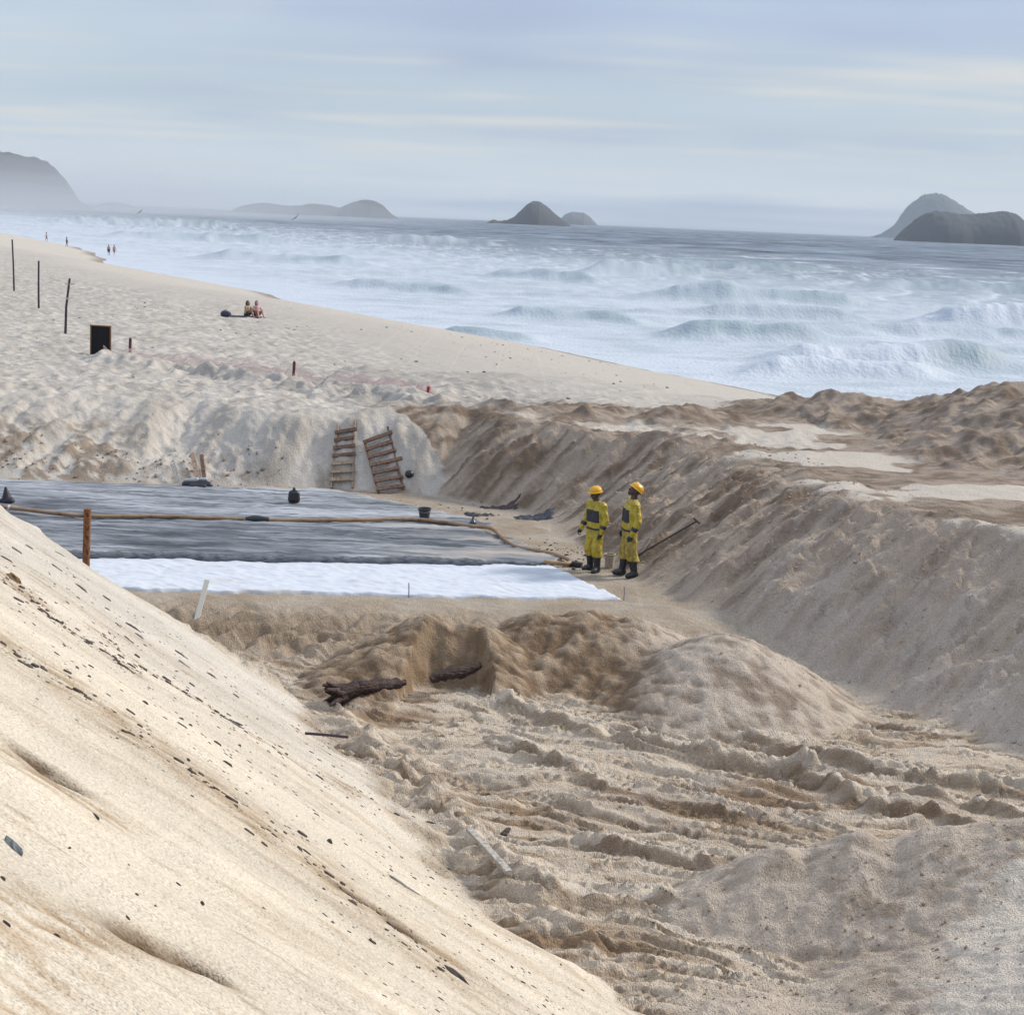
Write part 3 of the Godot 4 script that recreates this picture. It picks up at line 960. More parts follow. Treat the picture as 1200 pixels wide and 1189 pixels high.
func set_up_noise() -> void:
	rng.seed = 20
	var S := FastNoiseLite.TYPE_SIMPLEX_SMOOTH
	na = make_noise(1, S, 0.22, 3)
	nb = make_noise(2, S, 0.75, 4)
	nc = make_noise(3, S, 3.2, 3)
	nr = make_noise(4, S, 0.7, 4, FastNoiseLite.FRACTAL_RIDGED)
	nk = make_noise(5, FastNoiseLite.TYPE_CELLULAR, 2.7, 1, FastNoiseLite.FRACTAL_NONE)
	nk.cellular_return_type = FastNoiseLite.RETURN_DISTANCE
	nw = make_noise(6, S, 0.028, 3)
	nf = make_noise(8, S, 0.22, 4)
	var R := [
		[[[0.13, -23.5], [1.44, -22.37], [3.26, -21.35], [5.03, -20.86], [7.03, -19.5], [9.0, -18.5]], 0.16, 0.22],
		[[[4.31, -20.95], [5.06, -19.89], [5.87, -19.47], [6.77, -18.7], [8.5, -17.8]], 0.18, 0.22],
		[[[3.79, -22.43], [4.76, -22.01], [5.81, -21.06], [7.39, -20.63], [9.0, -20.0]], 0.14, 0.2],
		[[[4.2, -21.6], [5.4, -20.6], [6.9, -19.9], [8.5, -19.0]], -0.12, 0.25],
		[[[6.21, -25.77], [7.11, -26.0], [7.6, -24.53], [7.69, -23.24], [8.6, -23.1]], 0.08, 0.22],
		[[[1.14, -18.17], [2.28, -17.76], [3.34, -17.87], [4.5, -18.0]], 0.12, 0.18],
		[[[0.58, -16.63], [2.15, -16.55], [3.2, -16.9]], 0.08, 0.25],
		[[[-1.6, -22.3], [-0.6, -20.6], [0.4, -19.6]], -0.08, 0.3],
		[[[0.3, -21.6], [1.6, -20.2], [3.2, -19.4]], 0.1, 0.2],
		[[[0.0, -20.2], [1.5, -19.0], [3.6, -18.6], [5.0, -18.2]], -0.1, 0.25]]
	for r in R:
		var lo := Vector2(1e9, 1e9)
		var hi := -lo
		for p in r[0]:
			lo = lo.min(Vector2(p[0], p[1]))
			hi = hi.max(Vector2(p[0], p[1]))
		ruts.append([r[0], r[1], r[2], lo.x - 1, hi.x + 1, lo.y - 1, hi.y + 1])
	# breakers: ends of the crest line, height, width, whiteness, where along it the white ends
	var W := [
		[16.5, -99.0, 34.0, -105.6, 1.15, 1.8, 0.9, 0.5], [13.5, -91.0, 26.8, -95.1, 0.75, 1.4, 0.95, 0.9], [38.0, -149.0, 62.0, -149.0, 2.0, 2.6, 0.95, 0.9],
		[11.0, -119.2, 25.0, -121.5, 0.9, 2.0, 0.1, 0.0], [14.0, -179.0, 41.0, -183.0, 1.4, 3.2, 0.35, 0.5], [10.0, -266.0, 35.0, -275.0, 1.6, 3.6, 0.45, 0.5],
		[-4.0, -232.0, 12.0, -227.0, 1.2, 3.0, 0.35, 0.5], [-6.0, -111.8, 1.5, -111.4, 0.7, 1.5, 0.15, 0.2], [26.0, -134.5, 48.0, -136.6, 0.7, 2.0, 0.5, 0.6],
		[17.0, -156.6, 35.0, -155.8, 0.9, 2.4, 0.4, 0.6], [-195.0, -632.0, -120.0, -690.0, 2.4, 7.0, 0.35, 0.6], [-23.0, -185.3, -5.0, -176.1, 0.9, 2.4, 0.4, 0.5],
		[-55.0, -264.0, -25.0, -260.0, 1.2, 3.0, 0.45, 0.5], [-50.0, -504.0, -8.0, -510.0, 2.0, 5.0, 0.4, 0.6], [-2.0, -138.6, 11.0, -137.0, 0.7, 1.8, 0.3, 0.5],
		[44.0, -112.0, 64.0, -114.0, 1.2, 1.8, 0.3, 0.3], [34.0, -96.0, 48.0, -99.0, 0.9, 1.6, 0.25, 0.4], [-110.0, -400.0, -60.0, -410.0, 1.5, 4.0, 0.4, 0.5],
		[60.0, -260.0, 105.0, -268.0, 1.3, 3.2, 0.2, 0.3], [20.0, -340.0, 70.0, -352.0, 1.3, 4.0, 0.2, 0.3]]
	for w in W:
		var a := minf(w[1], w[3])
		var b := maxf(w[1], w[3])
		waves.append(w + [a - w[5] * 9.0, b + w[5] * 6.0])


func make_sky() -> PanoramaSkyMaterial:
	# an overcast sky with thin bluish bands and brighter gaps low down, the same all round
	var turn := Basis(Vector3.UP, SKY_TURN)
	var w := 1024
	var rows := 768
	var im := Image.create(w, rows * 2, false, Image.FORMAT_RGBF)
	var n1 := make_noise(31, FastNoiseLite.TYPE_SIMPLEX_SMOOTH, 0.55, 4)
	var n2 := make_noise(32, FastNoiseLite.TYPE_SIMPLEX_SMOOTH, 1.6, 3)
	var data := []
	data.resize(rows)
	var work := func(i: int) -> void:
		var row := PackedFloat32Array()
		row.resize(w * 3)
		var e := PI / 2.0 * (1.0 - (i + 0.5) / rows)
		var sy := sin(e)
		var cy := cos(e)
		var deg := rad_to_deg(e)
		for j in w:
			var az := (float(j) / w - 0.5) * TAU
			var dw := turn * Vector3(sin(az) * cy, sy, -cos(az) * cy)
			var dx := dw.x
			var dz := dw.z
			var k := 1.0 / (sy + 0.055)
			var a := n1.get_noise_3d(dx * k * 0.30, dz * k * 0.8, 3.0)
			var b := n2.get_noise_3d(dx * k * 0.22, dz * k, 9.0)
			var c := n1.get_noise_3d(dx * 1.5, deg * 0.55, dz * 1.5)
			var base := Vector3(0.74, 0.78, 0.80).lerp(Vector3(0.47, 0.555, 0.635), smoothstep(0.0, 4.0, deg)).lerp(Vector3(0.42, 0.505, 0.685), smoothstep(4.0, 9.0, deg))
			base = base.lerp(Vector3(0.88, 0.93, 1.02), smoothstep(18.0, 75.0, deg))
			var patch := n1.get_noise_3d(dx * 3.2, deg * 0.16, dz * 3.2)
			var bank := clampf(a * 0.55 + c * 0.45 + patch * 0.9, -1.0, 1.0)
			base = base.lerp(Vector3(0.375, 0.44, 0.60), clampf(-bank * 2.3, 0.0, 0.9))
			base = base.lerp(Vector3(0.535, 0.63, 0.695), clampf(bank * 1.3, 0.0, 0.85))
			var toward := maxf(0.0, (dx * 0.80 + sy * 0.72 + dz * -0.30) / 1.117)
			var gap := clampf(b * 1.7 + c * 0.6 + patch * 1.2 - 0.42 + 0.5 * toward, 0.0, 1.0) * smoothstep(0.6, 1.8, deg) * smoothstep(11.0, 4.0, deg)
			base = base.lerp(Vector3(0.70, 0.69, 0.655), gap * 0.85)
			# the sun's side is a little brighter
			base *= 1.0 + 0.45 * pow(toward, 1.3)
			row[j * 3] = base.x
			row[j * 3 + 1] = base.y
			row[j * 3 + 2] = base.z
		data[i] = row
	var id := WorkerThreadPool.add_group_task(work, rows)
	WorkerThreadPool.wait_for_group_task_completion(id)
	var all := PackedFloat32Array()
	for r in data:
		all.append_array(r)
	var low := PackedFloat32Array()
	low.resize(w * rows * 3)
	for i in w * rows:
		low[i * 3] = 0.34
		low[i * 3 + 1] = 0.36
		low[i * 3 + 2] = 0.38
	all.append_array(low)
	im = Image.create_from_data(w, rows * 2, false, Image.FORMAT_RGBF, all.to_byte_array())
	im.resize(3072, 1536, Image.INTERPOLATE_CUBIC)
	var p := PanoramaSkyMaterial.new()
	p.panorama = ImageTexture.create_from_image(im)
	return p


func noise_map(seed_: int, freq: float, oct: int, size := 512, as_normal := false, bump := 4.0) -> NoiseTexture2D:
	var t := NoiseTexture2D.new()
	t.width = size
	t.height = size
	t.seamless = true
	t.noise = make_noise(seed_, FastNoiseLite.TYPE_SIMPLEX_SMOOTH, freq, oct)
	t.as_normal_map = as_normal
	t.bump_strength = bump
	return t


func sand_material() -> StandardMaterial3D:
	var m := StandardMaterial3D.new()
	m.resource_name = "sand"
	m.vertex_color_use_as_albedo = true
	m.roughness = 0.95
	m.metallic_specular = 0.25
	m.uv1_triplanar = true
	m.uv1_world_triplanar = true
	m.uv1_scale = Vector3(0.62, 0.62, 0.62)
	m.normal_enabled = true
	var crumble := noise_map(41, 0.012, 6, 1024, true, 9.0)
	crumble.noise.fractal_type = FastNoiseLite.FRACTAL_RIDGED
	m.normal_texture = crumble
	m.normal_scale = 1.1
	m.heightmap_enabled = true
	m.heightmap_texture = noise_map(42, 0.06, 4, 1024)
	m.heightmap_scale = 2.0
	var al := noise_map(43, 0.05, 5, 1024)
	var ramp := Gradient.new()
	ramp.offsets = PackedFloat32Array([0.2, 0.5, 0.8])
	ramp.colors = PackedColorArray([Color(0.80, 0.77, 0.73), Color(0.95, 0.945, 0.94), Color(1, 1, 1)])
	al.color_ramp = ramp
	m.albedo_texture = al
	return m


func build_ground() -> void:
	var zs := PackedFloat32Array()
	var hv := PackedFloat32Array()
	var sh := PackedFloat32Array()
	var d := -3.0
	while d < 47.0:
		zs.append(-d)
		hv.append(0.36 * maxf(d, 0.0) + 4.0)
		sh.append(0.0)
		d += (0.02 + 0.0012 * maxf(d, 0.0)) / QUALITY if d > 4.0 else 0.25
	var sand := sand_material()
	mats["sand"] = sand
	tag(obj("ground", sheet(ground, zs, hv, sh, int(640 * QUALITY)), sand), "pale and brown excavated sand of the pit, its banks and the foreground heap", "ground", "", "structure")
	zs.clear()
	hv.clear()
	sh.clear()
	d = 46.9
	while d < 520.0:
		zs.append(-d)
		hv.append(0.37 * d + 8.0)
		sh.append(0.0)
		d += (0.09 + 0.005 * (d - 46.0)) / QUALITY
	var lower := func(x: float, z: float) -> Vector4:
		var g := ground(x, z)
		g.x -= 0.012
		return g
	tag(obj("beach", sheet(lower, zs, hv, sh, int(620 * QUALITY)), sand), "pale trampled beach running along the surf behind the pit", "beach", "", "structure")


func build_sea() -> void:
	var zs := PackedFloat32Array()
	var hv := PackedFloat32Array()
	var sh := PackedFloat32Array()
	var inv := 1.0 / 40.0
	var dinv := (1.0 / 40.0 - 1.0 / 900.0) / (620.0 * QUALITY)
	var d := 40.0
	while d < 900.0:
		zs.append(-d)
		hv.append(0.40 * d + 12.0)
		sh.append(0.0)
		inv -= dinv
		d = minf(1.0 / maxf(inv, 1e-6), d * 1.012)
	while d < 26000.0:
		zs.append(-d)
		hv.append(0.5 * d + 12.0)
		sh.append(0.0)
		d *= 1.012
	var m := StandardMaterial3D.new()
	m.resource_name = "sea_water"
	m.vertex_color_use_as_albedo = true
	m.roughness = 0.6
	m.metallic_specular = 0.3
	m.uv1_triplanar = true
	m.uv1_world_triplanar = true
	m.uv1_scale = Vector3(0.11, 0.11, 0.11)
	m.normal_enabled = true
	m.normal_texture = noise_map(51, 0.02, 5, 1024, true, 9.0)
	m.normal_scale = 0.8
	tag(obj("sea", sheet(sea_at, zs, hv, sh, int(560 * QUALITY)), m), "grey blue sea with rows of foaming breakers and white wash near the beach", "sea", "", "structure")


func island(called: String, label: String, dist: float, prof: Array, base_y: float, depth: float, color: Color, seed_: int) -> void:
	# prof: pixels along the skyline (measured from the photograph) are turned into metres at DIST once, here
	var vs := PackedVector3Array()
	var us := 150
	var vn := 40
	var x0: float = prof[0][0]
	var x1: float = prof[-1][0]
	var cx := (x0 + x1) * 0.5
	var at := Vector3(cx, -1.5, -dist)
	var n := make_noise(seed_, FastNoiseLite.TYPE_SIMPLEX_SMOOTH, 4.0 / (x1 - x0), 5)
	for i in us + 1:
		var x := lerpf(x0, x1, float(i) / us)
		var top := table(prof, x)
		for j in vn + 1:
			var v := 2.0 * j / vn - 1.0
			var round := pow(maxf(0.0, 1.0 - v * v), 0.6)
			var wide := depth * (0.35 + 0.65 * clampf(top / base_y, 0.0, 1.0))
			var y := top * round * (1.0 + 0.22 * n.get_noise_2d(x, v * wide) * (1.0 - round * 0.85)) + (n.get_noise_2d(x * 6.0, v * wide * 6.0) * 0.05 + n.get_noise_2d(x * 17.0, v * wide * 17.0) * 0.035) * base_y * round
			vs.append(Vector3(x - cx, y - 3.0 * (1.0 - round), v * wide))
	var idx := PackedInt32Array()
	for i in us:
		for j in vn:
			var a := i * (vn + 1) + j
			idx.append_array([a, a + 1, a + vn + 1, a + 1, a + vn + 2, a + vn + 1])
	var mesh := from_faces(vs, idx, Vector3(0, -base_y * 2.0, 0), false)
	var m := noisy(called + "_rock_%d" % seed_, color, color.darkened(0.5), 0.95, Vector3.ONE * (3.0 / base_y), seed_)
	tag(obj(called, mesh, m, null, Transform3D(Basis(), at)), label, "island", "", "structure")


func build_islands() -> void:
	var green := Color(0.035, 0.043, 0.05)
	island("island", "low dark wooded island in front, at the right edge of the horizon", 3600.0, [[862, 0], [872, 17], [887, 33], [905, 49], [923, 63], [944, 70], [974, 69], [1002, 63], [1029, 66], [1068, 71], [1099, 76], [1119, 71], [1140, 59], [1178, 51], [1267, 47], [1369, 20], [1420, 0]], 76.0, 150.0, green, 61)
	island("island", "tall rounded island rising behind the low dark island on the right", 9000.0, [[2025, 0], [2094, 33], [2148, 78], [2184, 123], [2209, 173], [2245, 213], [2300, 249], [2349, 260], [2397, 253], [2459, 222], [2537, 171], [2626, 131], [2778, 79], [2940, 0]], 260.0, 420.0, Color(0.05, 0.058, 0.07), 62)
	island("island", "steep cone shaped island near the middle of the horizon", 4200.0, [[-100, 0], [-82, 9], [-68, 5], [-45, 9], [-27, 18], [-10, 35], [5, 51], [20, 61], [38, 62], [57, 51], [81, 32], [105, 15], [128, 0]], 62.0, 110.0, Color(0.045, 0.048, 0.052), 63)
	island("island", "small pale island just right of the cone shaped island", 9000.0, [[182, 0], [234, 56], [271, 72], [341, 70], [382, 46], [428, 0]], 72.0, 140.0, Color(0.08, 0.08, 0.08), 64)
	island("island", "pale domed island left of the cone, with a long low tail", 4600.0, [[-865, 0], [-834, 18], [-802, 25], [-764, 31], [-734, 27], [-704, 24], [-664, 25], [-626, 34], [-576, 32], [-543, 25], [-513, 39], [-476, 50], [-443, 49], [-418, 38], [-397, 17], [-370, 0]], 50.0, 110.0, Color(0.045, 0.05, 0.055), 65)
	island("headland", "tall misty headland sloping into the sea at the left edge", 2300.0, [[-1500, 0], [-1250, 80], [-969, 102], [-845, 89], [-795, 82], [-770, 76], [-755, 74], [-738, 71], [-723, 71], [-718, 62], [-706, 48], [-696, 34], [-688, 24], [-676, 15], [-662, 8], [-646, 0]], 90.0, 260.0, Color(0.035, 0.04, 0.042), 66)
	island("island", "faintest low island, in the mist right of the headland", 5600.0, [[-1540, 0], [-1512, 10], [-1475, 17], [-1444, 13], [-1390, 0]], 17.0, 80.0, Color(0.07, 0.075, 0.07), 67)


func build_mist() -> void:
	var fm := FogMaterial.new()
	fm.density = 0.00026
	fm.albedo = Color(0.93, 0.96, 1.0)
	# spray hanging over the surf zone, thinning outwards: nested soft banks
	for i in 7:
		var k := 1.0 - i * 0.09
		var f := FogVolume.new()
		f.name = numbered("mist")
		f.shape = RenderingServer.FOG_VOLUME_SHAPE_ELLIPSOID
		f.size = Vector3(900.0 * k, [116.0, 88.0, 66.0, 50.0, 38.0, 28.0, 18.0][i], 2300.0 * k)
		f.material = fm
		add_child(f, true)
		f.position = Vector3(-490.0 - 22.0 * i, -1.0, -1290.0)
		tag(f, "pale bank of sea spray over the surf on the left, layer %d from outside" % (i + 1), "mist", "banks of spray", "stuff")


func cloth_sheet(called: String, edge: Array, x0: float, x1: float, z0: float, z1: float, nx: int, nzz: int, lift: float, wrinkle: Callable, paint: Callable, material: Material) -> MeshInstance3D:
	# a sheet lying on the ground; EDGE is its outline, past which it dips under the sand
	var vs := PackedVector3Array()
	var colors := PackedColorArray()
	var poly := PackedVector2Array()
	for p in edge:
		poly.append(Vector2(p[0], p[1]))
	var closed: Array = edge + [edge[0]]
	var keep := PackedByteArray()
	for i in nzz + 1:
		for j in nx + 1:
			var x := lerpf(x0, x1, float(j) / nx)
			var z := lerpf(z0, z1, float(i) / nzz)
			var jx := x + 0.10 * nb.get_noise_2d(x * 0.7, z * 2.0)
			var jz := z + 0.10 * nb.get_noise_2d(x * 1.2 + 20.0, z)
			var q := chain(closed, jx, jz)
			var inside := Geometry2D.is_point_in_polygon(Vector2(jx, jz), poly)
			var e := q.x if inside else -q.x
			var g := gy(x, z)
			var y: float = g + lift + wrinkle.call(x, z)
			y = lerpf(g - 0.08, y, smoothstep(-0.05, 0.03, e))
			vs.append(Vector3(x, y, z))
			colors.append(paint.call(x, z, e))
			keep.append(1 if e > -0.2 else 0)
	var ns := PackedVector3Array()
	ns.resize(vs.size())
	var w := nx + 1
	var idx := PackedInt32Array()
	for i in nzz + 1:
		for j in w:
			var a := vs[i * w + mini(j + 1, nx)] - vs[i * w + maxi(j - 1, 0)]
			var b := vs[mini(i + 1, nzz) * w + j] - vs[maxi(i - 1, 0) * w + j]
			var n := b.cross(a)
			ns[i * w + j] = (n if n.y > 0 else -n).normalized()
	for i in nzz:
		for j in nx:
			var p := i * w + j
			if keep[p] + keep[p + 1] + keep[p + w] + keep[p + w + 1] > 0:
				idx.append_array([p, p + w, p + 1, p + 1, p + w, p + w + 1])
	return obj(called, commit(vs, ns, colors, idx), material)


func build_sheets() -> void:
	var cloth := StandardMaterial3D.new()
	cloth.resource_name = "geotextile"
	cloth.vertex_color_use_as_albedo = true
	cloth.roughness = 0.55
	cloth.metallic_specular = 0.45
	cloth.uv1_triplanar = true
	cloth.uv1_scale = Vector3(1.2, 1.2, 1.2)
	cloth.normal_enabled = true
	cloth.normal_texture = noise_map(71, 0.03, 4, 512, true, 5.0)
	cloth.normal_scale = 0.5
	var lap := func(x: float, z: float) -> float:            # 0..1 across each laid strip
		var q := (z + 0.05 * x + 0.12 * nb.get_noise_2d(x * 0.35, 4.0)) / 1.35
		return q - floorf(q)
	var crease := func(x: float, z: float) -> float:
		var f: float = lap.call(x, z)
		return 0.022 * smoothstep(0.0, 0.05, f) * smoothstep(1.0, 0.5, f) + 0.028 * nr.get_noise_2d(x * 0.11, z * 3.2) + 0.012 * nb.get_noise_2d(x * 0.6, z * 2.2) + 0.01 * nb.get_noise_2d(x * 1.6, z * 1.4)
	var grey := func(x: float, z: float, e: float) -> Color:
		var f: float = lap.call(x, z)
		var strip := floorf((z + 0.05 * x + 0.12 * nb.get_noise_2d(x * 0.35, 4.0)) / 1.35)
		var s1 := nb.get_noise_2d(x * 0.5 + strip * 7.0, z * 1.6)
		var s2 := nc.get_noise_2d(x * 0.14, z * 1.3)
		var s3 := na.get_noise_2d(x * 0.9, z * 1.9 + 11.0)
		var zone := smoothstep(-33.6, -34.3, z)                 # the rear strips are greyer with dried silt, the front ones darker
		var light := clampf(0.34 + 0.26 * zone + 0.35 * na.get_noise_1d(strip * 31.0) + 0.45 * s1 + 0.3 * s2 + 0.55 * s3, 0.0, 1.0)
		light *= 1.0 - 0.7 * smoothstep(0.06, 0.0, f)
		light *= 1.0 - 0.7 * smoothstep(0.22, 0.55, nr.get_noise_2d(x * 0.10, z * 3.4))
		light = lerpf(light, 1.0, 0.35 * smoothstep(0.25, 0.5, nc.get_noise_2d(x * 0.07 + 9.0, z * 0.9)))
		var c := Vector3(0.05, 0.056, 0.066).lerp(Vector3(0.37, 0.395, 0.43), light)
		var silt := clampf(smoothstep(-3.5, 0.5, x) * (0.3 + 1.4 * s3 + 0.8 * s1) + 0.55 * smoothstep(0.25, 0.0, e) * zone, 0.0, 0.9)
		c = c.lerp(Vector3(0.36, 0.315, 0.26), silt)
		return Color(c.x, c.y, c.z)
	var rear := [[-14.5, -38.15], [-8.7, -38.35], [-4.7, -38.75], [-3.6, -38.0], [-2.3, -36.9], [-1.2, -35.9], [-0.4, -35.0], [-0.9, -34.2], [-4.0, -33.9], [-9.0, -33.6], [-14.5, -33.4]]
	tag(cloth_sheet("geotextile_sheet", rear, -14.5, 1.2, -39.3, -33.2, 210, 230, 0.035, crease, grey, cloth), "rear grey geotextile sheet, streaked with silt, below the end wall", "geotextile sheet", "geotextile sheets on the pit floor")
	var front := [[-14.5, -33.9], [-9.0, -34.1], [-4.0, -34.4], [-0.9, -34.5], [0.0, -33.5], [0.9, -32.0], [1.15, -31.6], [0.7, -31.0], [-2.0, -30.8], [-8.5, -29.8], [-14.5, -29.4]]
	tag(cloth_sheet("geotextile_sheet", front, -14.5, 1.5, -34.7, -29.2, 210, 230, 0.05, crease, grey, cloth), "darker grey geotextile sheet between the hose and the white sheet", "geotextile sheet", "geotextile sheets on the pit floor")
	# rolled hem along the front edge of the dark sheet
	var pts := []
	var radii := PackedFloat32Array()
	for i in 41:
		var f := i / 40.0
		var x := lerpf(-11.0, 0.55, f)
		var z := -29.75 - 1.28 * (x + 11.0) / 11.5 + 0.07 * nb.get_noise_2d(x * 0.8, 3.0) + 0.15
		pts.append(Vector3(x, gy(x, z) + 0.075 + 0.02 * nb.get_noise_2d(x, 9.0), z))
	var path := smooth_path(pts, 3)
	for i in path.size():
		radii.append(0.10 * (1.0 + 0.35 * nb.get_noise_1d(i * 0.35)) * (1.0 if i < path.size() - 12 else 0.5))
	tag(obj("rolled_hem", tube(path, radii, 9, 0.25, 5), noisy("hem_cloth", Color(0.17, 0.185, 0.21), Color(0.03, 0.035, 0.045), 0.6, Vector3(0.8, 5, 5), 72, 2.0)), "dark rolled hem of cloth lying along the white sheet", "cloth roll")
	# white sheet
	var white := StandardMaterial3D.new()
	white.resource_name = "white_geotextile"
	white.vertex_color_use_as_albedo = true
	white.roughness = 0.8
	var wavy := func(x: float, z: float) -> float:
		return 0.022 * nr.get_noise_2d(x * 0.09 + 3.0, z * 2.4 + x * 0.1) + 0.010 * nb.get_noise_2d(x * 0.4, z * 2.2 + x * 0.3) + 0.010 * nc.get_noise_2d(x * 0.3, z * 0.9) + 0.006 * na.get_noise_2d(x * 1.5, z * 2.0) + 0.012 * nc.get_noise_2d(x * 0.07, z * 0.9 + 3.0)
	var clean := func(x: float, z: float, e: float) -> Color:
		var dirt := clampf(nb.get_noise_2d(x * 0.5 + 70.0, z) * 1.2 - 0.35 + smoothstep(0.18, 0.0, e) * 0.25, 0.0, 0.5)
		var c := Vector3(0.485, 0.52, 0.58).lerp(Vector3(0.40, 0.38, 0.35), dirt)
		return Color(c.x, c.y, c.z)
	var wpoly := [[-11.0, -29.7], [-8.6, -29.95], [-6.0, -30.25], [-3.2, -30.75], [-2.0, -31.0], [-0.9, -31.05], [-0.4, -30.75], [0.1, -31.0], [0.8, -31.05], [2.15, -28.4], [0.4, -28.2], [-3.1, -27.85], [-6.9, -27.5], [-11.0, -27.2]]
	tag(cloth_sheet("geotextile_sheet", wpoly, -11.2, 2.4, -31.3, -27.0, 340, 170, 0.045, wavy, clean, white), "clean white geotextile sheet laid across the pit floor, its corner by the workers", "geotextile sheet", "geotextile sheets on the pit floor")


func build_people() -> void:
	var V := func(x: float, y: float, z: float) -> Vector3: return Vector3(x, y, z)
	var p1 := {
		"pelvis": V.call(0, 0.93, 0), "chest": V.call(0, 1.28, 0.0), "neck": V.call(0, 1.51, 0.01), "head": V.call(0, 1.655, 0.035), "face": V.call(-0.25, -0.12, 0.96).normalized(), "up": V.call(-0.03, 0.99, 0.12).normalized(),
		"sh_r": V.call(-0.2, 1.42, 0), "el_r": V.call(-0.30, 1.14, -0.02), "wr_r": V.call(-0.33, 0.88, 0.10), "sh_l": V.call(0.2, 1.42, 0), "el_l": V.call(0.27, 1.13, -0.03), "wr_l": V.call(0.25, 0.87, 0.05),
		"hip_r": V.call(-0.095, 0.9, 0), "kn_r": V.call(-0.11, 0.49, 0.03), "an_r": V.call(-0.12, 0.08, -0.02), "toe_r": V.call(-0.3, 0, 0.95).normalized(),
		"hip_l": V.call(0.095, 0.9, 0), "kn_l": V.call(0.11, 0.49, 0.02), "an_l": V.call(0.12, 0.08, 0.0), "toe_l": V.call(0.25, 0, 0.97).normalized(), "dirty": false, "size": 0.98}
	worker(Vector3(1.72, gy(1.72, -30.75), -30.75), deg_to_rad(-52.0), "worker in yellow waterproofs looking along the sheet, standing beside the white sheet", p1)
	var p2 := {
		"pelvis": V.call(0, 0.93, 0.03), "chest": V.call(0, 1.29, 0.02), "neck": V.call(0, 1.52, -0.02), "head": V.call(0, 1.67, -0.03), "face": V.call(0, 0.6, 0.8).normalized(), "up": V.call(0, 0.8, -0.6).normalized(),
		"sh_r": V.call(-0.2, 1.43, -0.01), "el_r": V.call(-0.26, 1.14, -0.03), "wr_r": V.call(-0.24, 0.88, 0.08), "sh_l": V.call(0.2, 1.43, -0.01), "el_l": V.call(0.25, 1.13, -0.06), "wr_l": V.call(0.24, 0.86, 0.04),
		"hip_r": V.call(-0.095, 0.9, 0.02), "kn_r": V.call(-0.12, 0.48, 0.06), "an_r": V.call(-0.14, 0.08, 0.1), "toe_r": V.call(-0.15, 0, 1).normalized(),
		"hip_l": V.call(0.095, 0.9, 0.02), "kn_l": V.call(0.11, 0.49, 0.0), "an_l": V.call(0.13, 0.08, -0.08), "toe_l": V.call(0.2, 0, 1).normalized(), "dirty": true, "size": 1.05}
	worker(Vector3(2.42, gy(2.42, -30.35), -30.35), deg_to_rad(-80.0), "worker in mud stained yellow waterproofs with head tilted back, nearer the bank", p2)


